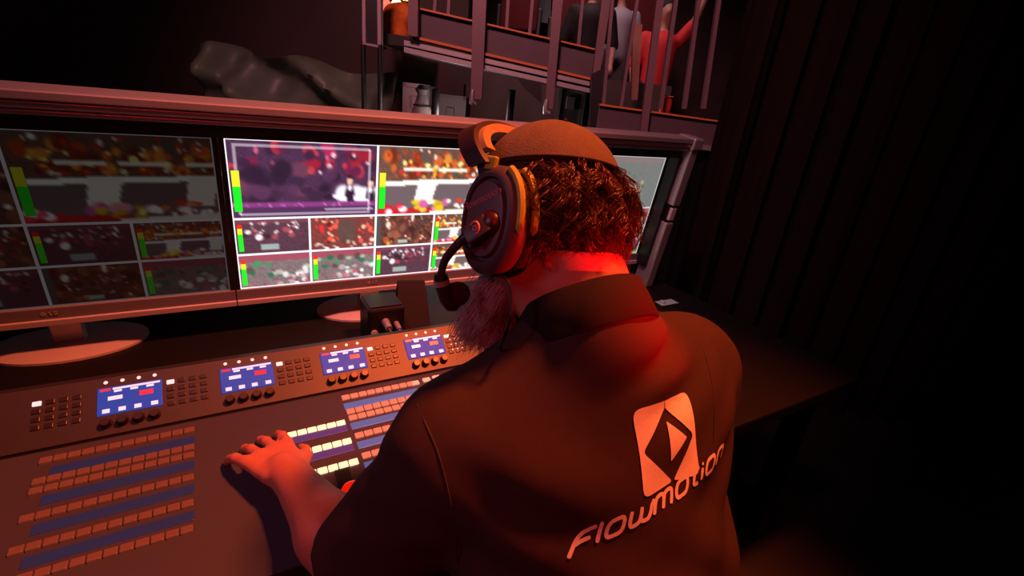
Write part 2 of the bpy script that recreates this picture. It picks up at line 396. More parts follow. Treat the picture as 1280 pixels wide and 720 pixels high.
# auditorium bits behind the bars
M_pan = mat('grey_teal_panel', '#5e666c', .7, noise=.15)
for i, (q, lb) in enumerate((([(566, -90), (590, -90), (588, 30), (566, 26)], 'first grey teal wall panel seen through the rail bars'), ([(671, -90), (692, -90), (688, 30), (672, 27)], 'grey teal wall panel left of the second post'),
                             ([(702, -90), (726, -90), (722, 40), (703, 36)], 'grey teal wall panel right of the second post'), ([(733, -90), (756, -90), (752, 45), (732, 42)], 'grey teal wall panel by the walkway end post'))):
    tag(part('wall_panel', slab(q, 7.7, .05), M_pan), lb, 'panel', 'grey teal wall panels')
tag(part('wood_panel', slab([(792, 30), (803, 30), (797, 125), (789, 125)], 3.9, .05), mat('tan_wood', '#9a6a58', .6, noise=.2, nscale=8)), 'narrow tan wooden panel behind the stair bars', 'panel')
seat_m = mat('red_velvet', '#5a0f18', .9, noise=.3, nscale=30)
aud_z = min(atg(823, 72, 5.6)[2], atg(772, 40, 6.3)[2], atg(737, 40, 5.4)[2])-1.255
tag(part('audience_platform', MB().frame(o, EH, HEAD, (0, 0, 1), (.35, 4.9, 0), (5.4, 7.15, aud_z)), mat('platform', '#1d1013', .8)), 'dark raised platform carrying the theatre seats', 'platform')
def theatre_seat(px, d, label):
    b = atg(*px, d); rt = thing('theatre_seat', label, 'seat', b-[0, 0, .45], group='red theatre seats')
    o = b-[0, 0, .45]
    part('backrest', MB().frame(o, EH, HEAD, (0, 0, 1), (-.24, 0, .35), (.24, .09, .95), .05), seat_m, rt, smooth=True)
    part('seat', MB().frame(o, EH, HEAD, (0, 0, 1), (-.22, .05, .35), (.22, .48, .47), .04), seat_m, rt, smooth=True)
    part('pedestal', MB().frame(o, EH, HEAD, (0, 0, 1), (-.15, .12, aud_z-o[2]+.003), (.15, .4, .35)), M_black, rt)
    for s in (-1, 1): part('arm', MB().frame(o, EH, HEAD, (0, 0, 1), (s*.26-.03, .02, 0), (s*.26+.03, .45, .62), .015), M_black, rt)
theatre_seat((712, 42), 6.9, 'dark red theatre seat behind the second walkway post')
theatre_seat((648, 26), 6.9, 'dark red theatre seat between the two walkway posts')
theatre_seat((795, 50), 7.0, 'dark red theatre seat behind the stair bars')
def onlooker(px, d, top, trous, skin, hair, label, arm=0):
    """small standing figure, px is the middle of the chest"""
    c = atg(*px, d); F, R, U = HEAD, EH, np.array([0, 0, 1.])
    rt = thing('person', label, 'person', c-U*1.25)
    b = SDF(c-[.5, .5, 1.27], c+[.5, .5, .85], .022)
    P = lambda r, f, u: c+R*r+F*f+U*u
    b.ell(P(0, 0, .42), (.075, .09, .115), k=.02); b.cone(P(0, .01, .2), P(0, 0, .36), .05, .045, .03)
    b.cone(P(0, 0, -.2), P(0, 0, .1), .12, .14, .05, (1.1, 1.1, 1)); b.ell(P(0, -.09, .41), (.02, .02, .025), k=.02)
    for s in (-1, 1):
        b.cone(P(s*.09, 0, -.3), P(s*.1, 0, -.75), .085, .06, .04); b.cone(P(s*.1, 0, -.75), P(s*.1, .02, -1.17), .058, .042, .03)
        b.cone(P(s*.1, .03, -1.21), P(s*.1, -.10, -1.22), .04, .035, .02)
        e = P(s*.25, 0, -.1) if not (arm and s > 0) else P(.27, -.05, .32); h = P(s*.24, -.12, -.3) if not (arm and s > 0) else P(.34, -.08, .6)
        b.cone(P(s*.17, 0, .17), e, .055, .045, .03); b.cone(e, h, .042, .03, .02); b.ell(h+(h-e)*.2, (.035, .035, .05), k=.02)
    link('body', b.mesh('body', skin), rt)
    t = SDF(c-[.4, .4, .5], c+[.4, .4, .55], .022)
    t.cone(P(0, 0, -.25), P(0, 0, .1), .135, .155, .05, (1.1, 1.1, 1))
    for s in (-1, 1):
        e = P(s*.25, 0, -.1) if not (arm and s > 0) else P(.27, -.05, .32); t.cone(P(s*.17, 0, .17), e, .068, .06, .03)
    link('shirt', t.mesh('shirt', top), rt)
    w = SDF(c-[.35, .35, 1.25], c+[.35, .35, -.1], .022)
    for s in (-1, 1): w.cone(P(s*.08, 0, -.3), P(s*.1, 0, -.75), .1, .075, .05); w.cone(P(s*.1, 0, -.75), P(s*.1, .02, -1.15), .073, .06, .03)
    link('trousers', w.mesh('trousers', trous), rt)
    hh = SDF(c+[-.2, -.2, .3], c+[.2, .2, .7], .015); hh.ell(P(0, .02, .455), (.085, .095, .105), k=.01)
    link('hair', hh.mesh('hair', hair), rt)
sk = mat('far_skin', '#b08070', .6); dk = mat('far_dark', '#120c10', .8)
onlooker((823, 72), 5.6, mat('red_top', '#d03038', .8), dk, sk, dk, 'person in a red top with one arm raised behind the stair bars', 1)
onlooker((772, 40), 6.3, mat('pale_shirt', '#a09aa8', .8), mat('grey_trousers', '#5a4a50', .8), sk, dk, 'person in a pale shirt behind the stair railing')
onlooker((737, 40), 5.4, dk, dk, sk, dk, 'person in dark clothes behind the walkway end post')
vp = atg(832, 130, 2.95)
pot = thing('red_pot', 'small red glass pot on the stair board', 'pot', vp-[0, 0, .06])
part('bowl', MB().loft([[vp+[r*math.cos(t), r*math.sin(t), z] for t in np.linspace(0, 2*math.pi, 16, endpoint=False)] for r, z in ((.02, -.06), (.032, -.05), (.036, 0), (.03, .03), (.034, .04))]), mat('red_glass', '#c04038', .3), pot, smooth=True)
part('rim', MB().tube([vp+[.034*math.cos(t), .034*math.sin(t), .04] for t in np.linspace(0, 2*math.pi, 17)], .004, 6), mat('pink_rim', '#e08070', .4), pot, smooth=True)
# ------------------------------------------------------------------ desk and monitors
M_desk = mat('desk_laminate', '#0c0a0c', .55, noise=.2, spec=.25)
dsk = thing('desk', 'long black desk carrying console and monitors', 'desk', (.35, 1.1, 0))
part('desk_top', MB().box((-1.6, .52, .675), (1.62, 1.75, .715), .006), M_desk, dsk)
part('back_panel', MB().box((-1.6, 1.70, .2), (1.62, 1.73, .675)), M_desk, dsk)
for x in (-1.5, .1, 1.55):
    for y in (.62, 1.65): part('leg', MB().box((x-.03, y-.03, 0), (x+.03, y+.03, .675)), M_blackm, dsk)

TILT = math.atan(.13); VDN = np.array([0, math.sin(TILT), -math.cos(TILT)])
def atY(x, y, Y): r = ray(x, y); return CLOC+r*(Y-CLOC[1])/r[1]
TOPC = atY(473, 181, 1.315); AW, AH = .708, .398
BOTC = TOPC+VDN*AH

# --- picture painting for the screens
def srgb2lin(a): return np.where(a <= .04045, a/12.92, ((a+.055)/1.055)**2.4)
def hexa(h): return np.array([int(h[i:i+2], 16)/255 for i in (1, 3, 5)])
class Pic:
    def __init__(s, w, h, c):
        s.w, s.h = w, h; s.a = np.tile(hexa(c), (h, w, 1)); s.U, s.V = np.meshgrid((np.arange(w)+.5)/w, (np.arange(h)+.5)/h)
    def mask(s, m, c, a=1): s.a = s.a*(1-(m*a)[..., None])+hexa(c)*(m*a)[..., None]; return s
    def rect(s, x0, y0, x1, y1, c, a=1, sl=0):
        V = s.V-sl*(s.U-x0); return s.mask(((s.U >= x0) & (s.U <= x1) & (V >= y0) & (V <= y1)).astype(float), c, a)
    def ell(s, cx, cy, rx, ry, c, a=1): return s.mask(np.clip(1.6*(1-((s.U-cx)/rx)**2-((s.V-cy)/ry)**2), 0, 1), c, a)
    def blobs(s, n, x0, y0, x1, y1, cs, r0, r1, asp=1.6, a=.9):
        for _ in range(n):
            r = RNG.uniform(r0, r1); s.ell(RNG.uniform(x0, x1), RNG.uniform(y0, y1), r, r*asp*RNG.uniform(.7, 1.4), cs[RNG.integers(len(cs))], a)
        return s
    def noise(s, amt):
        s.a = np.clip(s.a*(1+amt*(RNG.random((s.h, s.w, 1))-.5)), 0, 1); return s
def pic_stage(w, h):                       # the live picture: bar front, counter, flowers
    p = Pic(w, h, '#6b4a3c').noise(.3)
    p.blobs(40, .05, .1, 1, .42, ['#b8441c', '#d8602a', '#8a3018', '#e89038', '#702818', '#54504c'], .02, .05, 2.2)
    p.blobs(22, .05, .02, 1, .16, ['#ffffff', '#c8341c', '#f0e8e0', '#8a4030'], .008, .018, 2.5)
    p.blobs(26, .1, .2, 1, .36, ['#ffd860', '#f0a030', '#f8e890', '#e06020'], .012, .03, 1.8)
    for x, ww in ((.2, .24), (.5, .26), (.85, .2)): p.rect(x, .29, x+ww, .345, '#f8f4ea', .9)
    p.blobs(18, .1, .36, 1, .45, ['#e04a28', '#ffb048', '#d83030', '#f0e0c0'], .012, .025, 1.5)
    p.rect(.06, .5, 1, .57, '#fffdf6', 1, -.06); p.rect(.06, .57, 1, .95, '#6a5a5e', 1, -.06)
    for x in np.arange(.15, 1, .045): p.ell(x, .475-.05*(x-.1), .012, .02, '#5a4034')
    for cx, sk in ((.42, .12), (.93, .1)):
        U = p.U-(cx-sk*(p.V-.5)); p.mask(((np.abs(U) < .085-.02*(p.V-.5)) & (p.V > .47) & (p.V < .82)).astype(float), '#f4ece4')
    p.ell(.42, .82, .12, .05, '#f8f0d8')
    p.rect(0, .93, .5, 1, '#c02028', 1, -.03)
    p.blobs(14, .26, .82, .62, .95, ['#f4d838', '#e8c020', '#f8f080', '#d060a0', '#e890b8', '#c8a018'], .025, .05, 1.4)
    p.blobs(8, .0, .88, .24, .98, ['#d02030', '#ffffff', '#f04060'], .03, .05, 1.3)
    p.blobs(10, .6, .78, .95, .92, ['#ffffff', '#e03828', '#f08030', '#fff0e0'], .025, .05, 1.3)
    p.rect(.45, .97, 1, 1.2, '#e8e4dc', 1, -.09); p.blobs(8, .62, .88, .95, .93, ['#ffffff'], .015, .025)
    return p
def pic_waiter(w, h):
    p = Pic(w, h, '#4a2c48').noise(.25)
    p.blobs(34, 0, 0, 1, .38, ['#a02030', '#c83848', '#b02858', '#782040', '#5a2040', '#3a2038'], .02, .06, 2)
    p.blobs(14, .1, .08, 1, .4, ['#ffe0e8', '#e06080', '#ff5040'], .008, .02, 2.4)
    p.blobs(30, 0, .35, .7, .8, ['#38243c', '#553050', '#2c1c30', '#6a3a50'], .04, .09, 1.4)
    for cx, dy in ((.80, 0), (.96, .03)):
        p.ell(cx-.05, .68+dy, .07, .15, '#f4ecf4'); p.ell(cx+.05, .68+dy, .07, .15, '#f0e4ee'); p.ell(cx, .72+dy, .045, .19, '#2c1c30'); p.ell(cx, .60+dy, .018, .05, '#f0e8f0')
        p.ell(cx, .50+dy, .026, .075, '#f0b8a0'); p.ell(cx, .44+dy, .027, .035, '#402028')
        p.rect(cx-.13, .68+dy, cx-.02, .74+dy, '#f4ecf4', .9, .5)
    p.rect(0, .80, 1, .86, '#8a3a80', .9); p.blobs(20, 0, .81, 1, .85, ['#d070c0'], .008, .012)
    p.rect(0, .86, 1, 1, '#4a2c50'); p.rect(.62, .90, .98, .92, '#e8e0f0')
    for (x0, y0, x1, y1) in ((.04, .05, .95, .065), (.04, .95, .95, .965), (.04, .05, .048, .96), (.942, .05, .95, .96)): p.rect(x0, y0, x1, y1, '#f4f0f4', .95)
    return p
def pic_crowd(w, h):
    p = Pic(w, h, '#5a3a34').noise(.4)
    p.blobs(70, .08, .0, 1, 1, ['#7a3a30', '#8a5040', '#402420', '#6a2828', '#a05a40', '#4a3020'], .03, .07, 1.8)
    p.blobs(26, .1, .0, 1, .9, ['#ffd8c0', '#e8a080', '#ffffff', '#d86048'], .012, .028, 1.6)
    p.blobs(5, .15, .75, .4, .95, ['#d0a030', '#e0b040', '#c05030'], .03, .05); p.ell(.2, .3, .05, .13, '#f0d8c8'); p.ell(.62, .08, .03, .16, '#f8e8e0')
    p.rect(0, 0, .07, 1, '#46504c'); p.rect(.38, .82, .55, .95, '#b8d0c0', .8); return p
def pic_dark_crowd(w, h):
    p = Pic(w, h, '#543644').noise(.25)
    p.rect(0, 0, 1, .12, '#7a4050', .8)
    p.blobs(26, .2, .08, .9, .42, ['#ffffff', '#f0c8c8', '#d08090', '#b0a8a0', '#e8e0d8'], .012, .03, 2)
    p.blobs(14, .1, .3, .9, .55, ['#7a3040', '#a84858', '#38202c'], .03, .06)
    p.ell(.3, .52, .06, .12, '#f4e8ec'); p.ell(.16, .36, .05, .08, '#e8dce0'); p.rect(.32, .75, .56, .9, '#a8c0b8', .8); return p
def pic_red(w, h):
    p = Pic(w, h, '#7a3a38').noise(.3)
    p.blobs(40, 0, 0, 1, .8, ['#ff6048', '#e83030', '#ff9070', '#601c20', '#ffd0b0'], .02, .05, 2)
    p.rect(.42, .1, .68, .8, '#5a4640', .95); p.blobs(14, .0, .75, 1, 1, ['#ffffff', '#f0d8c8', '#c8a890'], .02, .05, 1); return p
def pic_green(w, h):
    p = Pic(w, h, '#7d6a6c').noise(.3); p.rect(0, 0, 1, .22, '#a04858', .9)
    p.blobs(18, 0, .2, 1, .7, ['#4a8a60', '#2c6a50', '#a8b8a0', '#604448'], .03, .07); p.blobs(16, .4, .5, 1, 1, ['#ffffff', '#e8e0e0', '#b8a8a8'], .03, .07)
    p.blobs(12, 0, .7, 1, 1, ['#d05868', '#8a4a58'], .02, .04); return p
def pic_grey(w, h):
    p = Pic(w, h, '#8d8f8c').noise(.08); p.rect(0, 0, 1, .1, '#a88a8c', .7)
    p.blobs(34, .3, .28, .8, .75, ['#d8c860', '#b0a860', '#e8dc90', '#70704c', '#c0a848'], .008, .03, 1.2, .7); return p
def pic_pink(w, h):
    p = Pic(w, h, '#8a5058').noise(.3); p.rect(0, 0, 1, .2, '#c86a70'); p.blobs(24, 0, .15, 1, .9, ['#ffe8e8', '#d0a0a0', '#703038', '#e8c8c8', '#50303a'], .03, .07)
    p.rect(0, .9, 1, 1, '#38d848'); return p

def pic_mesh(name, p, x0, z0, x1, z1, y, material):
    w, h = p.w, p.h
    xs = np.linspace(x0, x1, w+1); zs = np.linspace(z1, z0, h+1)
    v = [(x, y, z) for z in zs for x in xs]; W = w+1
    f = [(j*W+i, (j+1)*W+i, (j+1)*W+i+1, j*W+i+1) for j in range(h) for i in range(w)]
    pad = np.pad(p.a, ((0, 1), (0, 1), (0, 0)), 'edge'); pad2 = np.pad(p.a, ((1, 0), (1, 0), (0, 0)), 'edge')
    c = srgb2lin(np.clip((pad+pad2)/2, 0, 1)).reshape(-1, 3)
    me = bpy.data.meshes.new(name); me.from_pydata(v, [], f); at = me.color_attributes.new('Col', 'FLOAT_COLOR', 'POINT')
    at.data.foreach_set('color', np.concatenate([c, np.ones((len(c), 1))], 1).astype(np.float32).ravel()); me.materials.append(material); me.update(); return me

M_bez = mat('monitor_bezel', '#6a666e', .45); M_bezs = mat('monitor_silver_lip', '#b8b0b6', .4, .3); M_back = mat('monitor_back', '#101012', .5)
def monitor(xoff, label, pics, strength, gain=1.0):
    c = BOTC+np.array([xoff, 0, 0])
    rt = thing('monitor', label, 'monitor', c, (TILT, 0, 0), group='multiview monitors in the frame')
    sm = screen_mat('screen_%.2f' % strength, strength); W = AW/2
    part('housing', MB().box((-W-.011, .006, -.030), (W+.011, .045, AH+.011), .004), M_back, rt, True)
    part('bezel', MB().box((-W-.011, -.004, AH), (W+.011, .008, AH+.011)).box((-W-.011, -.004, 0), (-W, .008, AH)).box((W, -.004, 0), (W+.011, .008, AH)), M_back, rt, True)
    bz = part('lower_bezel', MB().box((-W-.011, -.006, -.030), (W+.011, .01, 0), .002), M_bez, rt, True)
    part('lower_lip', MB().box((-W-.011, -.011, -.046), (W+.011, .02, -.030), .002), M_bezs, rt, True)
    for i, dx in enumerate((-.007, .003)):   # maker's mark: disc and two letters
        pass
    mk = MB().tube([(-.016, -.0065, -.015), (-.016, -.0072, -.015)], .0052, 14)
    mk.box((-.006, -.0075, -.0195), (-.0042, -.006, -.0105)).box((-.006, -.0075, -.0195), (-.001, -.006, -.0180))
    mk.box((.002, -.0075, -.0195), (.0038, -.006, -.0105)).box((.002, -.0075, -.0120), (.008, -.006, -.0105)).box((.002, -.0075, -.0195), (.008, -.006, -.0180)).box((.0065, -.0075, -.0195), (.008, -.006, -.0150)).box((.005, -.0075, -.0160), (.008, -.006, -.0148))
    part('logo_mark', mk, mat('mark_grey', '#8d8a90', .4), bz, True)
    part('panel', MB().box((-W, .002, 0), (W, .008, AH)), mat('screen_black', '#060607', .2), rt, True)
    g = .0028; bl = MB()
    qw, qh = AW/4, AH/4
    cells = [(-W, 2*qh, 0, AH), (0, 2*qh, W, AH)]+[(-W+i*qw, qh*(1-j), -W+(i+1)*qw, qh*(2-j)) for j in (0, 1) for i in range(4)]
    for (x0, z0, x1, z1), fn in zip(cells, pics):
        big = x1-x0 > qw*1.5
        p = fn(104, 58) if big else fn(60, 34)
        p.a *= gain
        vw = link('video_window', pic_mesh('video_window', p, x0+g, z0+g, x1-g, z1-g, .0008, sm), rt, True)
        if fn in (pic_grey, pic_pink): continue
        # audio level meter
        lv = (.52, .72) if big else (.55, .8)
        mx = x0+g+.004; mw = .017 if big else .011; H = z1-z0
        zz = [z0+.10*H, z0+(.42 if big else .58)*H, z0+(.62 if big else .74)*H, z0+(.62 if big else .84)*H]
        for k, (cc, nm) in enumerate((('#18f028', 'green'), ('#e8e830', 'yellow'), ('#f03020', 'red'))):
            if zz[k+1]-zz[k] < 1e-5 or (not big and fn in (pic_crowd, pic_red)): continue
            part('level_meter', MB().box((mx, -.0004, zz[k]), (mx+mw, .0004, zz[k+1])), mat('meter_%s_%.2f' % (nm, strength*gain), '#101010', .5, emit=cc, estr=strength*gain*.9), vw, True)
    for (x0, z0, x1, z1) in cells:
        for a in ((x0, z0, x1, z0+g), (x0, z1-g, x1, z1), (x0, z0, x0+g, z1), (x1-g, z0, x1, z1)): bl.box((a[0], .0, a[1]), (a[2], .0015, a[3]))
    part('window_border', bl, mat('border_light_%.2f' % (strength*gain), '#202020', .5, emit='#f2eef4', estr=strength*gain*1.0), rt, True)
    # stand on the desk
    inv = Matrix.Translation(c) @ Euler((TILT, 0, 0)).to_matrix().to_4x4(); inv = inv.inverted()
    L = lambda p: np.array(inv @ Vector(p))
    nk = MB().bar(L((c[0], c[1]+.075, .725)), L((c[0], c[1]+.03, 1.02)), .06, .03, (0, 1, 0), .004); part('stand_neck', nk, M_bezs, rt, True)
    bs = MB(); R = []
    for z, r in ((.716, .13), (.722, .13), (.73, .10)): R.append([L((c[0]+r*1.2*math.cos(t), c[1]+.075+r*.8*math.sin(t), z)) for t in np.linspace(0, 2*math.pi, 28, endpoint=False)])
    part('stand_base', bs.loft(R), M_bezs, rt, True, smooth=True, angle=30)
    return rt
PX = AW+.024
monitor(0, 'bright multiview monitor whose lower bezel carries the round maker mark, left of the headset', [pic_waiter, pic_stage, pic_dark_crowd, pic_red, pic_crowd, pic_stage, pic_green, pic_green, pic_dark_crowd, pic_stage], 1.3)
monitor(PX, 'multiview monitor with pale grey pictures, right of the head', [pic_grey, pic_grey, pic_pink, pic_pink, pic_pink, pic_pink, pic_pink, pic_pink, pic_pink, pic_pink], .75)
monitor(-PX, 'dimmed multiview monitor at the left end of the row', [pic_crowd, pic_stage, pic_red, pic_crowd, pic_dark_crowd, pic_stage, pic_green, pic_dark_crowd, pic_crowd, pic_green], .06)

# frame round the monitors
fr_c = BOTC.copy(); frm = thing('monitor_rack', 'silver aluminium frame with black recess round the row of monitors', 'rack', fr_c, (TILT, 0, 0))
XL, XR = -1.5*AW-.06, 1.5*AW+.035
tb = MB()
for z0, z1, y0 in ((.072, .090, -.085), (.056, .070, -.080), (.044, .054, -.075)): tb.box((XL, y0, AH+z0), (XR+.05, -.01, AH+z1), .003)
part('top_beam', tb, M_alu, frm, True)
part('top_liner', MB().box((XL, -.045, AH+.013), (XR+.012, .05, AH+.044)), M_black, frm, True)
part('side_liner', MB().box((XR-.005, -.055, -.04), (XR+.012, .05, AH+.013)), M_black, frm, True)
part('side_post', MB().box((XR+.012, -.085, .235), (XR+.05, -.01, AH+.06), .004), M_alu, frm, True)
part('side_post', MB().box((XR+.012, -.085, -.12), (XR+.05, -.01, .165), .004), M_alu, frm, True)
part('post_joint', MB().box((XR+.015, -.07, .165), (XR+.045, -.015, .235)), M_black, frm, True)
part('joint_plate', MB().box((XR+.018, -.083, .175), (XR+.044, -.06, .225), .003), M_bezs, frm, True)
part('corner_cap', MB().box((XR+.006, -.092, AH+.05), (XR+.056, -.006, AH+.094), .006), M_alu, frm, True)
part('side_post', MB().box((XL-.04, -.085, -.12), (XL, -.01, AH+.09), .004), M_alu, frm, True)
for x in (XL-.02, XR+.03): part('foot', MB().box((x-.04, -.09, -.134), (x+.04, .01, -.12), .004), M_blackm, frm, True)

# ------------------------------------------------------------------ switcher console
H0 = np.array([0, .902, .785]); UT = unit([0, .088, .061]); NT = np.array([0, -UT[2], UT[1]])       # upper panel
UL = unit([0, .40, .040]); NL = np.array([0, -UL[2], UL[1]])                                         # lower panel
def upx(x, y): p = atplane(x, y, H0, NT); return p[0], (p-H0)@UT
def lpx(x, y): p = atplane(x, y, H0, NL); return p[0], (p-H0)@UL
con = thing('video_switcher', 'broad video switcher console with lit button rows and blue displays', 'console', (.1, .75, .715))
CX0, CX1 = -.62, .72
def prism(pts, x0, x1): return MB().add([(x, *p) for x in (x0, x1) for p in pts], [tuple(range(len(pts))), tuple(range(len(pts), 2*len(pts)))[::-1]]+[(i, (i+1) % len(pts), len(pts)+(i+1) % len(pts), len(pts)+i) for i in range(len(pts))])
tu = .113
pt = H0+UT*tu; pl = H0-UL*.36
body = prism([(H0[1], H0[2]-.002), (pt[1], pt[2]-.002), (pt[1]+.035, pt[2]-.012), (pt[1]+.035, .716), (pl[1], .716), (pl[1], pl[2]-.002)], CX0, CX1)
part('housing', body, mat('console_metal', '#302e36', .42, .3, noise=.08), con)
M_top = mat('console_top', '#34323c', .45, .2, noise=.06, nscale=20)
part('upper_panel', MB().frame(H0, (1, 0, 0), UT, NT, (CX0, .003, -.003), (CX1, tu, .002), .001), M_top, con)
part('lower_panel', MB().frame(H0, (1, 0, 0), UL, NL, (CX0, -.36, -.003), (CX1, -.003, .001), .001), mat('console_lower', '#44465a', .45, .2, noise=.06, nscale=20), con)
part('panel_gap', MB().frame(H0, (1, 0, 0), UL, NL, (CX0, -.004, -.004), (CX1, .004, .0005)), M_black, con)
for x in (CX0, CX1): part('end_cheek', prism([(H0[1], H0[2]+.004), (pt[1], pt[2]+.004), (pt[1]+.037, pt[2]-.01), (pt[1]+.037, .716), (pl[1]-.004, .716), (pl[1]-.004, pl[2]+.004)], x-.006, x+.006), M_black, con)
shared = {}
def place(name, key, mk, m, o, U, N, x, w, parent=con, smooth=False):
    """small repeated piece on a panel, mesh data shared"""
    if key not in shared: shared[key] = mk().mesh(name, m, smooth, 40)
    ob = bpy.data.objects.new(name, shared[key]); COL.objects.link(ob); ob.parent = parent
    p = o+np.array([x, 0, 0])+U*w; Mx = Matrix(((1, U[0], N[0], p[0]), (0, U[1], N[1], p[1]), (0, U[2], N[2], p[2]), (0, 0, 0, 1)))
    ob.matrix_parent_inverse = wmat(parent).inverted(); ob.matrix_basis = Mx; return ob
def keycap(w, h, t): return lambda: MB().box((-w/2, -h/2, 0), (w/2, h/2, t), .0012)
def discm(r, t): return lambda: MB().loft([[(rr*math.cos(a), rr*math.sin(a), z) for a in np.linspace(0, 2*math.pi, 14, endpoint=False)] for rr, z in ((r, 0), (r, t*.7), (r*.7, t))])
def knobm(r, t): return lambda: MB().loft([[(rr*math.cos(a), rr*math.sin(a), z) for a in np.linspace(0, 2*math.pi, 18, endpoint=False)] for rr, z in ((r*1.15, 0), (r*1.15, .002), (r, .003), (r*.92, t-.002), (r*.8, t))])
K_off = mat('key_dark', '#221c1e', .4, .2); K_wht = mat('key_white', '#d8d0d0', .4, emit='#f4ecf4', estr=.8)
K_or = mat('key_orange', '#8a6a5c', .4, emit='#ff8a6c', estr=.55); K_blue = mat('label_blue', '#38486a', .4, emit='#5a74b8', estr=.55)
K_yel = mat('key_yellow', '#d0c8a0', .4, emit='#fff4c8', estr=.95); K_brn = mat('knob_brown', '#2a1a18', .35, .2); K_pur = mat('label_purple', '#40386a', .4, emit='#443f90', estr=.4)
LCD = mat('lcd_blue', '#0a1020', .5, emit='#3054c0', estr=.62, spec=.2); LCDw = mat('lcd_white', '#a0a0b0', .3, emit='#e8ecff', estr=.8); LCDr = mat('lcd_red', '#802030', .3, emit='#f02840', estr=.8)
ax0, w_t = upx(505, 430); ax1, _ = upx(556, 422); lc = (upx(505, 430)[0]+upx(556, 424)[0])/2
lw = abs(upx(556, 424)[0]-upx(506, 432)[0]); wt, wb = .088, .040
lcx = (upx(508, 443)[0]+upx(556, 435)[0])/2; lw = .094
mod = .187
for k in range(-3, 2):
    cx = lcx+mod*k
    if cx+.05 > CX1: continue
    d = part('display', MB().frame(H0, (1, 0, 0), UT, NT, (cx-lw/2, .040, .001), (cx+lw/2, .092, .0045), .001), LCD, con)
    fl = lambda x0, y0, x1, y1, m, nm='display_field': part(nm, MB().frame(H0, (1, 0, 0), UT, NT, (cx+x0*lw, .040+y0*.052, .0045), (cx+x1*lw, .040+y1*.052, .0049)), m, d)
    fl(-.46, .86, -.3, .95, LCDr); fl(-.27, .88, .47, .95, LCDw); fl(-.34, .50, -.12, .64, LCDw); fl(.14, .50, .36, .68, LCDr)
    for x in (-.42, -.18, .06, .32): fl(x, .06, x+.11, .2, LCDw)
    for x in (-.25, .0, .25): fl(x, .78, x+.12, .86, LCDw)
    for i in range(4):
        place('lit_button', 'lit', discm(.0032, .003), K_wht, H0, UT, NT, cx-.036+i*.024, .103)
        place('knob', 'knob', knobm(.0082, .015), K_brn, H0, UT, NT, cx-.034+i*.023, .024, smooth=True)
    for i in range(4):
        for j in range(4):
            lit = (i, j) == (0, 3)
            place('keypad_button', 'pad%d' % lit, keycap(.012, .0085, .004), K_wht if lit else K_off, H0, UT, NT, cx-.127+i*.0175, .040+j*.0145)
for i in range(3):
    for j in range(4):
        x, w = lcx+.066+i*.0125, .046+j*.0135
        place('lit_button', 'dot', discm(.0022, .003), K_wht, H0, UT, NT, x, w)
# lower panel rows: (pixel on the row at its left end, material)
rows = [(437, 497, K_or, 'k'), (436, 508, K_blue, 'l'), (438, 515.5, K_or, 'k'), (442, 523, K_or, 'k'), (447, 532, K_blue, 'l'), (454, 544, K_or, 'k'), (458, 555, K_blue, 'l'), (466, 568, K_or, 'k'), (470, 580, K_blue, 'l'), (476, 592, K_or, 'k')]
bx0 = .165
for n_, (x, y, m, t) in enumerate(rows):
    w = lpx(x, y)[1]
    for i in range(9 if t == 'k' else 1):
        if t == 'k': place('crosspoint_button', 'cp', keycap(.0155, .0125, .005), K_or, H0, UL, NL, bx0+.009+i*.0175, w)
        else: part('label_strip', MB().frame(H0, (1, 0, 0), UL, NL, (bx0, w-.009, .0005), (bx0+.158, w+.009, .0025), .0008), m, con)
for x, y in ((519, 480), (533, 476), (545, 473)): xx, w = lpx(x, y); place('cut_button', 'cut', keycap(.017, .012, .005), mat('key_peach', '#c8a890', .4, emit='#e8c8b0', estr=.5), H0, UL, NL, xx, w)
# transition block left of the crosspoints and a further crosspoint bank beyond it
for x0b, nb in ((.018, 8), (-.30, 12), (-.585, 13)):
    for n_, (x, y, m, t) in enumerate(rows):
        if x0b > -.1 and (n_ < 3 or n_ > 7):
            continue
        w = lpx(x, y)[1]
        if t == 'k':
            for i in range(nb):
                warm = x0b > -.1
                if warm and i == 0: continue
                place('crosspoint_button', 'cpy' if warm else 'cpd', keycap(.0155, .0125, .005), (K_yel if warm else mat('key_dim', '#5a3c34', .4, emit='#ff7d58', estr=.08)), H0, UL, NL, x0b+.009+i*.0175, w-(.008 if warm else 0))
        else: part('label_strip', MB().frame(H0, (1, 0, 0), UL, NL, (x0b+.018, w-.009, .0005), (x0b+nb*.0175, w+.009, .0025), .0008), K_pur if x0b > -.1 else mat('label_dim', '#1c2238', .4, emit='#4a63a8', estr=.1), con)
# red lit fader lever
lv = lpx(440, 632); lp = H0+np.array([lv[0], 0, 0])+UL*lv[1]
fd = part('fader_slot', MB().frame(H0, (1, 0, 0), UL, NL, (lv[0]-.012, lv[1]-.09, .0005), (lv[0]+.012, lv[1]+.09, .002)), M_black, con)
part('fader_lever', MB().tube([lp, lp+NL*.03], .004, 8).loft([[lp+NL*z+np.array([rx*math.cos(a), 0, 0])+UL*ry*math.sin(a) for a in np.linspace(0, 2*math.pi, 18, endpoint=False)] for z, rx, ry in ((.022, .008, .006), (.026, .016, .010), (.040, .017, .011), (.048, .014, .009), (.052, .006, .004))]), mat('red_lit_plastic', '#a01008', .35, emit='#ff1a08', estr=.8), fd, smooth=True)

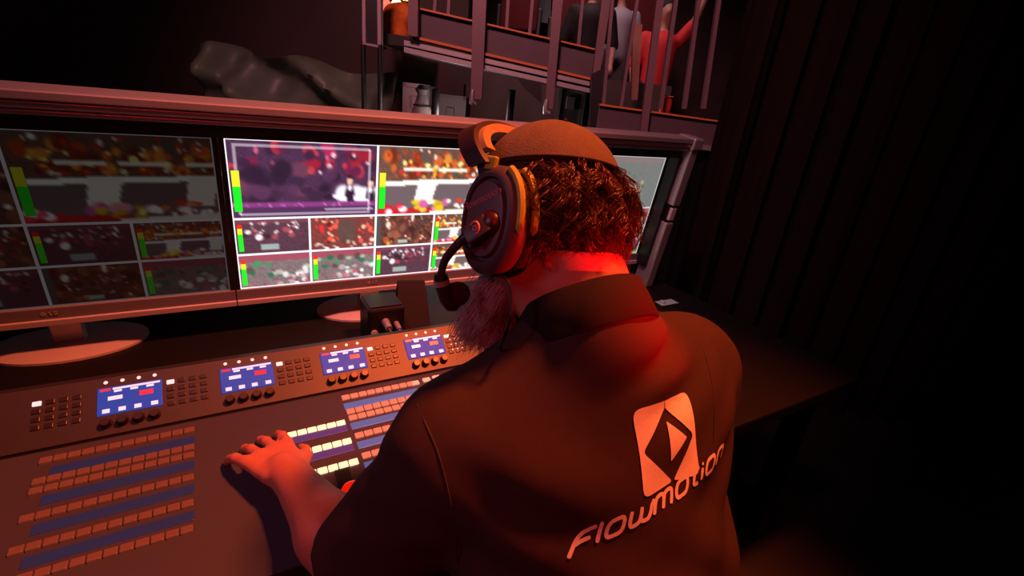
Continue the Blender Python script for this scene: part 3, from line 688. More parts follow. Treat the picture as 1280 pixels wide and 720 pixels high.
# small black interface box with plug and blue cable behind the console
bp = atplane(484, 412, (0, 1.16, .8), np.array([0, 1., 0]))
ib = thing('interface_box', 'small black interface box with silver plug behind the console', 'box', (bp[0], 1.20, .715))
part('body', MB().box((bp[0]-.05, 1.16, .716), (bp[0]+.05, 1.26, .84), .008), M_black, ib)
part('top_plate', MB().box((bp[0]-.045, 1.165, .84), (bp[0]+.045, 1.255, .844), .002), M_blackm, ib)
part('plug', MB().tube([(bp[0]-.005, 1.16, .80), (bp[0]-.005, 1.125, .795)], [.011, .009], 12), M_alu, ib, smooth=True)
part('plug', MB().tube([(bp[0]+.025, 1.16, .79), (bp[0]+.025, 1.13, .785)], [.008, .007], 12), M_alu, ib, smooth=True)
part('socket', MB().tube([(bp[0]-.035, 1.162, .77), (bp[0]-.035, 1.155, .77)], .009, 12), M_bezs, ib, smooth=True)
def curve_pts(ctrl, n=24):
    ctrl = [np.array(c, float) for c in ctrl]; P = [2*ctrl[0]-ctrl[1]]+ctrl+[2*ctrl[-1]-ctrl[-2]]; out = []
    for i in range(len(ctrl)-1):
        p0, p1, p2, p3 = P[i:i+4]
        for t in np.linspace(0, 1, n, endpoint=False): out.append(.5*((2*p1)+(p2-p0)*t+(2*p0-5*p1+4*p2-p3)*t*t+(3*p1-p0-3*p2+p3)*t**3))
    return out+[ctrl[-1]]
tag(part('blue_cable', MB().tube(curve_pts([(bp[0]+.025, 1.13, .785), (bp[0]+.03, 1.10, .765), (bp[0]+.035, 1.095, .735), (bp[0]+.09, 1.10, .722), (bp[0]+.2, 1.12, .722)], 8), .005, 8), mat('blue_rubber', '#2438b0', .4), smooth=True), 'blue cable curling down from the interface box', 'cable')
tag(part('black_cable', MB().tube(curve_pts([(bp[0]-.005, 1.125, .795), (bp[0]+.0, 1.09, .77), (bp[0]-.04, 1.085, .73), (bp[0]-.15, 1.12, .722), (bp[0]-.4, 1.14, .722)], 8), .005, 8), M_black, smooth=True), 'black cable trailing left from the interface box', 'cable')
cp_ = atplane(520, 392, (0, 1.22, .8), np.array([0, 1., 0]))
cone = thing('paper_card', 'brown folded card standing behind the console', 'card', (cp_[0], 1.24, .715))
part('front_leaf', MB().add([(cp_[0]-.05, 1.24, .716), (cp_[0]+.05, 1.22, .716), (cp_[0]+.035, 1.25, .87), (cp_[0]-.04, 1.265, .87), (cp_[0]-.05, 1.243, .716), (cp_[0]+.05, 1.223, .716), (cp_[0]+.035, 1.253, .87), (cp_[0]-.04, 1.268, .87)], [(0, 1, 2, 3), (7, 6, 5, 4), (0, 4, 5, 1), (1, 5, 6, 2), (2, 6, 7, 3), (3, 7, 4, 0)]), mat('brown_card', '#201416', .8), cone)
part('back_leaf', MB().add([(cp_[0]-.05, 1.30, .716), (cp_[0]+.05, 1.29, .716), (cp_[0]+.035, 1.256, .87), (cp_[0]-.04, 1.271, .87), (cp_[0]-.05, 1.303, .716), (cp_[0]+.05, 1.293, .716), (cp_[0]+.035, 1.259, .87), (cp_[0]-.04, 1.274, .87)], [(0, 1, 2, 3), (7, 6, 5, 4), (0, 4, 5, 1), (1, 5, 6, 2), (2, 6, 7, 3), (3, 7, 4, 0)]), mat('brown_card', '#201416', .8), cone)
# pale radio beside the right monitor
tp = atg(832, 384, 1.75)
rd = thing('radio_handset', 'pale teal radio handset standing right of the monitors', 'radio', (tp[0], tp[1], .715))
part('body', MB().box((tp[0]-.045, tp[1]-.02, .716), (tp[0]+.045, tp[1]+.02, tp[2]-.01), .008), mat('pale_teal', '#8fb5b8', .4), rd)
part('aerial', MB().tube([(tp[0]-.025, tp[1], tp[2]-.02), (tp[0]-.025, tp[1], tp[2]+.03)], [.014, .011], 10), mat('pale_teal', '#8fb5b8', .4), rd, smooth=True)
part('volume_knob', MB().tube([(tp[0]+.02, tp[1], tp[2]-.02), (tp[0]+.02, tp[1], tp[2]+.008)], [.01, .009], 10), M_blackm, rd, smooth=True)
# ------------------------------------------------------------------ the operator
def head_frame(yaw, pitch, roll):
    y, p, r = [math.radians(q) for q in (yaw, pitch, roll)]
    fw = np.array([-math.sin(y)*math.cos(p), math.cos(y)*math.cos(p), -math.sin(p)])
    L = np.array([-math.cos(y), -math.sin(y), 0]); U = np.cross(-L, fw)
    return fw, L*math.cos(r)-U*math.sin(r), U*math.cos(r)+L*math.sin(r)
FW, LF, UP = head_frame(17, 20, -14); HC = atd(686, 272, .595)
HA = np.array([FW, LF, UP])
def hp(a, b, c): return HC+FW*a+LF*b+UP*c
TX = .375
def mir(p): return np.array([2*TX-p[0], p[1], p[2]])
SHL = np.array([.205, .400, 1.015]); ELL = np.array([.100, .455, .815]); WRL = np.array([.045, .655, .812])
SHR, ELR, WRR = np.array([.560, .395, 1.050]), np.array([.66, .45, .815]), np.array([.585, .665, .808])
NB = np.array([.364, .378, 1.145])
person = thing('person', 'bearded person in black polo shirt, cap and headset, bent over the console', 'person', (TX, .25, 0))
M_skin = mat('skin', '#b4715f', .5, noise=.12, nscale=60, bump=.05, bscale=300)
bd = SDF((-.06, -.02, .02), (.80, .88, 1.42), .0065)
bd.ell(hp(.002, 0, .018), (.090, .076, .084), HA, .01).ell(hp(.045, 0, -.045), (.055, .056, .07), HA, .03)
for s in (-1, 1):
    bd.cone(hp(.01, s*.052, -.065), hp(.08, s*.015, -.105), .026, .022, .02); bd.ell(hp(-.004, s*.078, -.02), (.027, .010, .034), HA, .008)
    bd.ell(hp(.104, s*.030, -.004), (.016, .017, .012), HA, .012, sub=True)
    bd.ell(hp(.072, s*.035, -.035), (.02, .018, .018), HA, .02)
bd.cone(hp(.098, 0, .0), hp(.118, 0, -.035), .009, .014, .012); bd.ell(hp(.088, 0, .018), (.012, .05, .01), HA, .015)
bd.ell(hp(.100, 0, -.072), (.012, .024, .008), HA, .008); bd.ell(hp(.088, 0, -.108), (.02, .02, .018), HA, .02)
bd.cone(hp(-.028, 0, -.045), NB, .060, .062, .03); bd.cone(hp(-.01, 0, -.08), NB+[0, .03, -.02], .05, .055, .03)
for dr in (0,):
    bd.cone((TX, .21, .66), (TX, .372, 1.0), .118, .112, .04, (1.45, 1, 1)); bd.cone((.28, .39, 1.02), (.47, .39, 1.02), .07, .07, .04)
    bd.cone((.375, .21, .62), (.375, .24, .66), .10, .11, .05, (1.5, 1, 1))
def hand(S, W, tip, up, side):
    """palm with four fingers and a thumb: W wrist, tip direction, up = back of the hand, side = thumb side"""
    d = unit(np.array(tip, float)); up = np.array(up, float); up = unit(up-d*(up@d)); sd = unit(np.cross(up, d))*side
    P = lambda x, y, z: W+d*x+sd*y+up*z
    S.cone(P(.0, 0, 0), P(.03, 0, 0), .024, .026, .015, (1, 1, 1))
    for y in (-.033, -.011, .011, .032): S.cone(P(.025, y*.7, 0), P(.085, y, .004), .0125, .0112, .008)
    for y, ln in ((-.036, .060), (-.012, .074), (.012, .080), (.035, .072)):
        a, b, c, e = P(.085, y, .004), P(.085+ln*.42, y*1.12, .002), P(.085+ln*.76, y*1.2, -.008), P(.085+ln*.97, y*1.24, -.021)
        S.cone(a, b, .0098, .0090, .004); S.cone(b, c, .0090, .0082, .004); S.cone(c, e, .0082, .0072, .004)
    a, b, c, e = P(.02, .022, -.006), P(.048, .046, -.012), P(.074, .058, -.018), P(.096, .060, -.024)
    S.cone(a, b, .014, .0115, .008); S.cone(b, c, .0112, .0098, .005); S.cone(c, e, .0096, .0080, .004)
for S_, E_, W_, sd in ((SHL, ELL, WRL, -1), (SHR, ELR, WRR, 1)):
    bd.cone(S_, E_, .052, .045, .03); bd.cone(E_, E_+(W_-E_)*.35, .046, .046, .02); bd.cone(E_+(W_-E_)*.35, W_, .045, .028, .02)
    tip = unit(np.array([(-.35 if sd < 0 else -.35)*1.0, 1, -.12])); hand(bd, W_, tip, (0, 0, 1), sd)
for s in (-1, 1):
    hip = np.array([TX+s*.10, .22, .60]); kn = np.array([TX+s*.16, .64, .565]); an = np.array([TX+s*.15, .60, .12])
    bd.cone(hip, kn, .075, .052, .04); bd.cone(kn, an, .052, .036, .02); bd.cone(an-[0, 0, .06], an+[0, .12, -.085], .034, .026, .02)
body = link('body', bd.mesh('body', M_skin, 1), person)

# shirt: loose polo
M_shirt = mat('black_polo', '#362523', .85, noise=.15, nscale=90, bump=.06, bscale=900, spec=.2)
sh = SDF((-.02, -.02, .52), (.80, .62, 1.28), .0065)
sh.cone((TX, .205, .64), (TX, .372, 1.00), .140, .131, .04, (1.48, 1, 1))
sh.cone((.28, .375, 1.018), (.48, .375, 1.035), .098, .098, .06)
CT = np.array([.347, .400, 1.190]); ct = math.radians(42); CA = np.array([0, math.sin(ct), math.cos(ct)]); CE = np.array([0, math.cos(ct), -math.sin(ct)])
sh.cone((.368, .378, 1.09), CT-CA*.050, .090, .0755, .05)
for S_, E_ in ((SHL, ELL), (SHR, ELR)):
    nb = NB+np.array([(-.025 if S_[0] < TX else .025), .0, -.035])
    sh.cone(nb, S_+[0, 0, .005], .062, .058, .05); sh.ell(S_, (.070, .072, .070), k=.04)
    ax = unit(E_-S_); sh.cone(S_, E_+ax*.04, .072, .072, .03, plane=(E_-ax*.01, ax))
X, Y, Z = sh.points()
def gm(cx, cy, cz, s): return np.exp(-((X-cx)**2+(Y-cy)**2+(Z-cz)**2)/(2*s*s))
fold = .0045*np.sin(95*(Z*.8+X*.6)+6*np.sin(9*X))*gm(.24, .30, .98, .07)
fold += .004*np.sin(80*(Z-.5*X)+4*np.sin(11*Z))*gm(.52, .28, .96, .09)
fold += .0055*np.sin(70*(Z+.25*X)+3*np.sin(14*X))*gm(.36, .16, .80, .13)
fold += .0035*np.sin(120*(Z*.9+.5*Y))*gm(.15, .42, .96, .05)+.0035*np.sin(120*(Z*.9+.5*Y))*gm(.62, .42, .96, .05)
fold += .0065*np.sin(120*(Z*.85-.30*X+.45*Y)+1.0)*gm(.40, .30, 1.155, .035)
sh.d += fold
# neck hole
sh.cone(CT-CA*.045, CT+CA*.06, .058, .06, .012, sub=True)
sh_me = sh.mesh('shirt', M_shirt, 2); shirt = link('shirt', sh_me, person)
bm = bmesh.new(); bm.from_mesh(sh_me); SBVH = BVHTree.FromBMesh(bm); bm.free()
# collar band
rings = []
for th in np.linspace(-158, 158, 73):
    t = math.radians(th); fwd = max(0, -math.cos(t))
    def cp(r, h): return CT+np.array([1, 0, 0])*r*math.sin(t)*(1-.15*fwd)+CE*(-r*math.cos(t)*(1+.85*fwd))+CA*(h-.008*fwd)
    wob = .0012*math.sin(5*t)
    rings.append([cp(.060, -.050), cp(.066, -.02), cp(.0685, -.002), cp(.0705, .001), cp(.0735, -.002), cp(.0765, -.022+wob), cp(.0795+wob, -.048), cp(.0775, -.050), cp(.0745, -.026), cp(.070, -.030), cp(.065, -.052)])
part('collar', MB().loft(rings), mat('black_collar', '#1c1515', .85, bump=.06, bscale=500, spec=.15), shirt, smooth=True, angle=70)
def drop(p, d, off=.0009):
    h = SBVH.ray_cast(Vector(p-d*.25), Vector(d)); return None if h[0] is None else np.array(h[0])-d*off
# printed emblem and lettering on the back
P0 = np.array([0, .30, 1.16]); BN = unit([0, -1, .5]); BT = unit([0, .5, 1])
def surf(x, y):                                            # where a line of sight meets the shirt
    h = SBVH.ray_cast(Vector(CLOC), Vector(unit(ray(x, y)))); return np.array(h[0]) if h[0] is not None else atplane(x, y, P0, BN)
def bpx(x, y): p = surf(x, y); return np.array([p[0], (p-P0)@BT])
def on_back(s, t):
    p = P0+np.array([s, 0, 0])+BT*t; q = drop(p, -BN, .0010); return q if q is not None else p
# armhole seams
def seam(pts):
    P = [surf(*p) for p in pts]; P = [p-unit(p-CLOC)*.0002 for p in P]
    part('seam', MB().tube(curve_pts(P, 5), .0010, 5), mat('seam_thread', '#2a1e22', .8), shirt, smooth=True)
seam([(521, 506), (533, 532), (546, 562), (556, 596), (564, 632), (569, 668), (572, 705)])
seam([(876, 430), (884, 452), (890, 480), (893, 512), (892, 548), (889, 585)])
M_print = mat('print_white', '#e6ddd8', .6)
def fill(polys, name, parent):
    b = bmesh.new()
    for poly in polys:
        vs = [b.verts.new((p[0], p[1], 0)) for p in poly]; b.faces.new(vs)
    bmesh.ops.triangulate(b, faces=b.faces[:])
    for _ in range(5):
        e = [e for e in b.edges if e.calc_length() > .006]
        if not e: break
        bmesh.ops.subdivide_edges(b, edges=e, cuts=1); bmesh.ops.triangulate(b, faces=b.faces[:])
    for v in b.verts: v.co = Vector(on_back(v.co.x, v.co.y))
    me = bpy.data.meshes.new(name); b.to_mesh(me); b.free(); me.materials.append(M_print); return link(name, me, parent)
def rounded(poly, r, n=5):
    out = []; m = len(poly)
    for i in range(m):
        a, b, c = [np.array(poly[(i+k) % m]) for k in (-1, 0, 1)]
        u, v = a-b, c-b; lu, lv = np.linalg.norm(u), np.linalg.norm(v); rr = min(r[i] if hasattr(r, '__len__') else r, lu*.45, lv*.45)
        p, q = b+u/lu*rr, b+v/lv*rr
        for t in np.linspace(0, 1, n): out.append((1-t)**2*p+2*t*(1-t)*b+t*t*q)
    return out
apex = bpx(830, 510); xc = apex[0]
lft = [bpx(*q) for q in ((789, 513), (798, 560), (804, 624), (841, 599), (803, 566), (829, 507))]
topc = np.array([xc-.0004, lft[0][1]+.000])
lp_ = [lft[0], lft[1], lft[2], np.array([xc-.0008, bpx(840, 601)[1]]), lft[4], np.array([xc-.0008, apex[1]]), np.array([xc-.0004, lft[0][1]])]
lp_[0] = np.array([lft[0][0], lft[0][1]])
left = rounded(lp_, [.012, .02, .010, .005, .006, .0005, .0005])
right = [np.array([2*xc-p[0], p[1]]) for p in left][::-1]
tri = rounded([bpx(832, 526), bpx(838, 577), np.array([xc+.026, bpx(805, 565)[1]])], .002)
em = fill([left, right, tri], 'back_emblem', shirt)
em['label'] = 'white emblem printed on the back'
def ribbon(pts, w, mb):
    P = [np.array(p, float) for p in pts]; fine = [P[0]]
    for a, b in zip(P[:-1], P[1:]):
        k = max(1, int(np.linalg.norm(b-a)/.0025)); fine += [a+(b-a)*i/k for i in range(1, k+1)]
    vs = []
    for i, p in enumerate(fine):
        t = unit(fine[min(i+1, len(fine)-1)]-fine[max(i-1, 0)]); n = np.array([-t[1], t[0]])
        ww = w/2*(1 if 0 < i < len(fine)-1 else .75)
        vs += [on_back(*(p+n*ww)), on_back(*(p-n*ww))]
    mb.add(vs, [(2*i, 2*i+1, 2*i+3, 2*i+2) for i in range(len(fine)-1)])
def smooth2(pts, n=6):
    pts = [np.array(p, float) for p in pts]; P = [2*pts[0]-pts[1]]+pts+[2*pts[-1]-pts[-2]]; out = []
    for i in range(len(pts)-1):
        p0, p1, p2, p3 = P[i:i+4]
        for t in np.linspace(0, 1, n, endpoint=False): out.append(.5*(2*p1+(p2-p0)*t+(2*p0-5*p1+4*p2-p3)*t*t+(3*p1-p0-3*p2+p3)*t**3))
    return out+[pts[-1]]
xh, sl = 1.0, .22       # x height, slant; letter space: baseline 0, x height 1, cap 1.5
GL = {'F': ([[(-.16, -.18), (.0, .3), (.14, .7), (.36, 1.0), (.7, 1.1), (1.1, 1.12)], [(.06, .42), (.4, .52), (.9, .55)]], 1.35),
      'l': ([[(0, 0), (0, 1.25)]], .42), 'i': ([[(0, 0), (0, .78)], [(0, .95), (0, 1.12)]], .42),
      'o': ([[(.5, 0), (.16, .05), (.02, .3), (.02, .7), (.16, .95), (.5, 1.0), (.82, .95), (.95, .7), (.95, .3), (.82, .05), (.5, 0)]], 1.35),
      'w': ([[(0, 1), (0, .35), (.1, .06), (.35, 0), (.58, .1), (.66, .4), (.66, .95)], [(.66, .4), (.74, .1), (1.0, 0), (1.22, .06), (1.32, .35), (1.36, .7), (1.5, .98)]], 1.62),
      'm': ([[(0, 0), (0, .65), (.1, .93), (.34, 1), (.56, .9), (.64, .6), (.64, .05)], [(.64, .6), (.72, .92), (.96, 1), (1.18, .92), (1.27, .65), (1.27, 0)]], 1.68),
      't': ([[(.2, 1.3), (.2, .3), (.3, .05), (.62, 0)], [(-.08, 1), (.6, 1)]], .95),
      'n': ([[(0, 0), (0, .65), (.1, .93), (.4, 1), (.72, .93), (.82, .65), (.82, 0)]], 1.1)}
ba, bb = bpx(746, 683), bpx(829, 641)                     # baseline points: foot of l and of m
unit_s = (bb[0]-ba[0])/(.42+1.35+1.62+.64); unit_t = unit_s*.86
base = ba-np.array([1.35*unit_s, 0]); slope = (bb[1]-ba[1])/(bb[0]-ba[0])
let = MB(); cur = 0
for chh in 'Flowmotion':
    st_, adv = GL[chh]
    for s_ in st_:
        q = smooth2(s_) if len(s_) > 2 else s_
        ribbon([(base[0]+(cur+x+sl*y)*unit_s, base[1]+y*unit_t+slope*(cur+x)*unit_s) for x, y in q], .0044, let)
    cur += adv
lt = part('back_lettering', let, M_print, shirt); lt['label'] = 'white lettering across the back'

# trousers, shoes
tr = SDF((.05, .0, .05), (.70, .82, .74), .009)
tr.cone((TX, .205, .60), (TX, .22, .66), .125, .13, .05, (1.45, 1, 1))
for s in (-1, 1):
    hip = np.array([TX+s*.10, .22, .60]); kn = np.array([TX+s*.16, .64, .565]); an = np.array([TX+s*.15, .60, .12])
    tr.cone(hip, kn, .098, .070, .05); tr.cone(kn, an, .068, .058, .03, plane=(an, (0, 0, -1)))
link('trousers', tr.mesh('trousers', mat('black_trousers', '#100e10', .9, bump=.2, bscale=300), 2), person)
for s in (-1, 1):
    so = SDF((TX+s*.15-.08, .5, -.005), (TX+s*.15+.08, .86, .16), .008)
    so.cone((TX+s*.15, .59, .05), (TX+s*.155, .75, .038), .042, .036, .03); so.cone((TX+s*.15, .59, .05), (TX+s*.15, .60, .12), .042, .042, .02)
    link('shoe', so.mesh('shoe', M_black), person)
# eyes
for s in (-1, 1): part('eye', MB().ball(hp(.082, s*.031, -.003), .012), mat('eye_white', '#d8d0c8', .2), person, smooth=True)

# cap
M_cap = mat('brown_cap', '#5c5448', .9, noise=.25, nscale=70, bump=.25, bscale=420, spec=.15)
rings = []; CR = np.array([.096, .088, .098]); CC = np.array([.004, 0, .020])
def cap_pt(ph, th, off=0):
    d = np.array([math.sin(ph)*math.cos(th), math.sin(ph)*math.sin(th), math.cos(ph)]); q = CC+d*(CR+off)
    return hp(*q)
def cap_rim(th): return 1.22-.06*math.cos(th)
for i in range(22):
    rings.append([cap_pt(.02+(cap_rim(th)-.02)*i/21, th, .0008*math.sin(th*6)*(i/21)) for th in np.linspace(0, 2*math.pi, 64, endpoint=False)])
for off in (-.003, -.006):
    rings.append([cap_pt(cap_rim(th)-(.005 if off < -.004 else 0), th, off) for th in np.linspace(0, 2*math.pi, 64, endpoint=False)])
cap = part('cap', MB().loft(rings), M_cap, person, smooth=True, angle=60)
part('cap_hem', MB().tube([cap_pt(cap_rim(th)-.012, th, .0006) for th in np.linspace(0, 2*math.pi, 65)], .0014, 6, False), mat('cap_thread', '#2a140c', .9), cap, smooth=True)
part('cap_button', MB().ball(cap_pt(.36, math.pi*.93, .001), .0022, n=8, m=6), mat('cap_thread', '#2a140c', .9), cap, smooth=True)

# hair in curls, and the beard
def strands(name, curves, r0, material, parent):
    n = 3; vs = []; fs = []
    for C in curves:
        C = np.array(C); T = np.gradient(C, axis=0); T /= np.linalg.norm(T, axis=1)[:, None]+1e-9
        a = np.cross(T, [.3, .5, .81]); a /= np.linalg.norm(a, axis=1)[:, None]+1e-9; b = np.cross(T, a)
        m = len(C); r = r0*np.linspace(1, .35, m)[:, None]; o = len(vs)
        ring = np.stack([C+r*(math.cos(k*2.0944)*a+math.sin(k*2.0944)*b) for k in range(n)], 1).reshape(-1, 3)
        vs.extend(ring.tolist())
        for i in range(m-1):
            for k in range(n):
                fs.append((o+i*n+k, o+i*n+(k+1) % n, o+(i+1)*n+(k+1) % n, o+(i+1)*n+k))
    me = bpy.data.meshes.new(name); me.from_pydata(vs, [], fs); me.materials.append(material)
    me.polygons.foreach_set('use_smooth', [True]*len(me.polygons)); me.update()
    o = link(name, me, parent); o['kind'] = 'stuff'; return o
def hair_mat(name, h, rough=.38):
    m = mat(name, h, rough, noise=.45, nscale=35, spec=.5); return m
ER = np.array([.091, .081, .088]); EC = np.array([.003, 0, .016])
curves = []; R = np.random.default_rng(11)
locks = 0
while locks < 270:
    th = R.uniform(math.pi*.40, math.pi*1.60); ph = R.uniform(1.22, 2.45)
    d = np.array([math.sin(ph)*math.cos(th), math.sin(ph)*math.sin(th), math.cos(ph)]); q = EC+d*ER
    back = -math.cos(th)
    if q[2] < -.042+.010*(1-back) or (back < .2 and q[2] < -.03): continue
    if abs(q[1]) > .066 and q[0] > -.03 and q[2] < .03: continue      # under the ear cups
    locks += 1
    nrm = unit(d/ER); dn = unit(np.array([-.20, 0, -1])-nrm*(np.array([-.20, 0, -1])@nrm)); sd = np.cross(nrm, dn)
    ln = R.uniform(.034, .062)*(1.1 if q[2] > .0 else .62); turns = R.uniform(.9, 2.0); amp = R.uniform(.005, .010); ph0 = R.uniform(0, 6.28); lean = R.uniform(-.5, .5)
    hand_ = R.choice([-1, 1])
    for k in range(30):
        jit = R.normal(0, .0021, 3); t = np.linspace(0, 1, 15)[:, None]; l2 = ln*R.uniform(.75, 1.15); p2 = ph0+R.normal(0, .16); a2 = amp*R.uniform(.8, 1.2)
        lift = .001+.008*np.sin(t*2.4)+R.uniform(-.001, .003)
        ang = hand_*(turns*6.283*t)+p2
        c = q+jit+nrm*lift+dn*l2*t+sd*lean*l2*t*.6+(sd*np.cos(ang)+nrm*.6*np.sin(ang))*a2*np.minimum(1, t*2)
        curves.append(HC+c@HA)
for _ in range(90):                                          # loose curls standing off
    th = R.uniform(math.pi*.55, math.pi*1.5); ph = R.uniform(1.25, 1.95)
    d = np.array([math.sin(ph)*math.cos(th), math.sin(ph)*math.sin(th), math.cos(ph)]); q = EC+d*(ER+.004); nrm = unit(d/ER)
    dn = unit(np.array([-.15, 0, -1])-nrm*(np.array([-.15, 0, -1])@nrm)); sd = np.cross(nrm, dn); t = np.linspace(0, 1, 22)[:, None]
    ln = R.uniform(.04, .07)*(1.0 if q[2] > 0 else .6); a2 = R.uniform(.008, .014); p2 = R.uniform(0, 6.28); w2 = R.choice([-1, 1])*R.uniform(5, 9)
    for k in range(4):
        c = q+R.normal(0, .0012, 3)+nrm*(.006+.010*np.sin(t*2.6))+dn*ln*t+(sd*np.cos(w2*t+p2)+nrm*.5*np.sin(w2*t+p2))*a2*np.minimum(1, t*2.5)
        curves.append(HC+c@HA)
hb_m = hair_mat('brown_hair', '#4a281c', .3)
strands('hair', curves, .00052, hb_m, person)
hs = SDF(HC-.16, HC+.16, .006)
hs.ell(hp(*EC), ER+.001, HA, .01); hs.ell(hp(-.05, 0, -.03), (.05, .062, .042), HA, .02)
Xh, Yh, Zh = hs.points(); loc = (np.stack([Xh, Yh, Zh], -1)-HC)@HA.T
hs.d = np.maximum(hs.d, loc[..., 2]-.06); hs.d = np.maximum(hs.d, -(loc[..., 2]+.052)); hs.d = np.maximum(hs.d, loc[..., 0]-.012)
link('hair_base', hs.mesh('hair_base', mat('hair_under', '#26130c', .8), 2), person)
curves = []
for _ in range(2600):
    s = R.choice([-1, 1]); u = R.uniform(0, 1)**.8
    base_ = np.array([.012, .062, -.055])*(1-u)+np.array([.108, .0, -.105])*u
    q = base_+np.array([0, 0, R.uniform(-.035, .022)*(1-.35*u)])+R.normal(0, .004, 3); q[1] *= s
    if u > .6: q[1] += R.uniform(-.03, .03)
    out = unit(np.array([.35+.4*u, .75*(1-u)*s+R.normal(0, .15), -.65])); l2 = R.uniform(.016, .034)+.030*max(0, u-.25)
    t = np.linspace(0, 1, 8)[:, None]; ph0 = R.uniform(0, 6.28)
    c = q+out*l2*t+np.array([0, 0, -1])*l2*.45*t*t+np.stack([np.sin(t[:, 0]*9+ph0), np.cos(t[:, 0]*9+ph0), 0*t[:, 0]], 1)*.0022*t
    curves.append(HC+c@HA)
for _ in range(2200):                                        # full tuft round the chin and jaw
    u = R.uniform(0, 1); ph, th = math.acos(R.uniform(-1, .5)), R.uniform(0, 6.283)
    d = np.array([math.sin(ph)*math.cos(th), math.sin(ph)*math.sin(th), math.cos(ph)])
    if R.random() < .6: q = np.array([.090, 0, -.120])+d*np.array([.025, .029, .035])
    else:
        v = R.uniform(0, 1); q = np.array([.015, .056*R.choice([-1, 1]), -.06])*(1-v)+np.array([.09, .0, -.11])*v+d*.021
    out = unit(d*.55+np.array([.12, 0, -.75])+R.normal(0, .12, 3)); l2 = R.uniform(.014, .032); t = np.linspace(0, 1, 8)[:, None]; p0_ = R.uniform(0, 6.28)
    c = q+out*l2*t+np.stack([np.sin(t[:, 0]*8+p0_), np.cos(t[:, 0]*8+p0_), 0*t[:, 0]], 1)*.003*t
    curves.append(HC+c@HA)
strands('beard', curves, .0006, hair_mat('grey_beard', '#a89a98', .5), person)
bb_ = SDF(HC-.24, HC+.24, .007)
for s in (-1, 1): bb_.cone(hp(.015, s*.056, -.06), hp(.09, s*.02, -.11), .022, .026, .03)
bb_.ell(hp(.090, 0, -.120), (.026, .030, .036), HA, .03)
link('beard_base', bb_.mesh('beard_base', mat('beard_under', '#6e6062', .8), 2), person)

# stool
stl = thing('stool', 'black round padded stool under the operator', 'stool', (TX, .2, 0))
part('seat', MB().loft([[np.array([TX+r*math.cos(t), .2+r*math.sin(t), z]) for t in np.linspace(0, 2*math.pi, 32, endpoint=False)] for r, z in ((.16, .42), (.19, .43), (.195, .455), (.17, .472))]), M_black, stl, smooth=True)
part('column', MB().tube([(TX, .2, .05), (TX, .2, .42)], .025, 14), M_alu, stl, smooth=True)
for k in range(5):
    a = k*1.2566; part('base_arm', MB().bar((TX, .2, .06), (TX+.26*math.cos(a), .2+.26*math.sin(a), .045), .04, .025), M_blackm, stl)
    part('castor', MB().ball((TX+.26*math.cos(a), .2+.26*math.sin(a), .025), .024, n=12, m=8), M_black, stl, smooth=True)

# ------------------------------------------------------------------ headset
M_cup = mat('headset_grey', '#403840', .5, noise=.08); M_cupd = mat('headset_dark', '#2a2028', .45); M_cush = mat('ear_cushion', '#141013', .7)
M_yel = mat('headset_yellow', '#a8a824', .5); M_orp = mat('band_pad', '#94805a', .6)
hset = thing('headset', 'dark grey headset with yellow trim and boom microphone on the person', 'headset', tuple(hp(0, 0, .14)))
CA_, CC_ = .043, .058
def oval(fa, fc, b, n=40, ca=-.004, cc=-.018, tilt=.16):
    out = []
    for t in np.linspace(0, 2*math.pi, n, endpoint=False):
        x, z = -fa*math.copysign(abs(math.sin(t))**.9, math.sin(t)), fc*math.copysign(abs(math.cos(t))**.9, math.cos(t))
        out.append((ca+x*math.cos(tilt)-z*math.sin(tilt), b, cc+z*math.cos(tilt)+x*math.sin(tilt)))
    return out
for s in (1, -1):
    H = lambda pts: [hp(a, s*b, c) for a, b, c in pts]
    sh_ = part('ear_shell', MB().loft([H(oval(CA_, CC_, .088)), H(oval(CA_+.002, CC_+.002, .094)), H(oval(CA_+.001, CC_+.001, .104)), H(oval(CA_-.006, CC_-.007, .112)), H(oval(CA_-.010, CC_-.012, .112)), H(oval(CA_-.012, CC_-.014, .107))]), M_cup, hset, smooth=True, angle=50)
    part('ear_cushion', MB().loft([H(oval(CA_-.006, CC_-.006, .066)), H(oval(CA_+.002, CC_+.002, .070)), H(oval(CA_+.003, CC_+.003, .080)), H(oval(CA_-.002, CC_-.002, .088))]), M_cush, hset, smooth=True, angle=60)
    for b, off in ((.1035, .0025), (.084, .0045)):
        o_ = oval(CA_+off, CC_+off, b, 80); a0, a1 = 5, 23
        part('trim_stripe', MB().tube([hp(a, s*b_, c) for a, b_, c in o_[a0:a1]], [.001]+[.0044]*(a1-a0-2)+[.001], 8), M_yel, hset, smooth=True)
    part('ear_plate', MB().loft([H(oval(CA_-.014, CC_-.017, .105)), H(oval(CA_-.015, CC_-.018, .1125)), H(oval(CA_-.018, CC_-.022, .1135))]), mat('plate_grey', '#564a52', .5), hset, smooth=True, angle=40)
    part('slider', MB().bar(hp(.003, s*.100, .026), hp(.005, s*.105, .052), .022, .009, LF, .003), M_cupd, hset)
    part('yoke_wedge', MB().bar(hp(-.006, s*.106, .036), hp(-.010, s*.106, .050), .016, .007, LF, .002), M_yel, hset)
def arch(extra, n=41):
    out = []
    for t in np.linspace(-1, 1, n):
        th = t*math.pi*.53; out.append((.010+.062*math.cos(th), (.106+extra)*math.sin(th), .050+(.070+extra)*math.cos(th)))
    return out
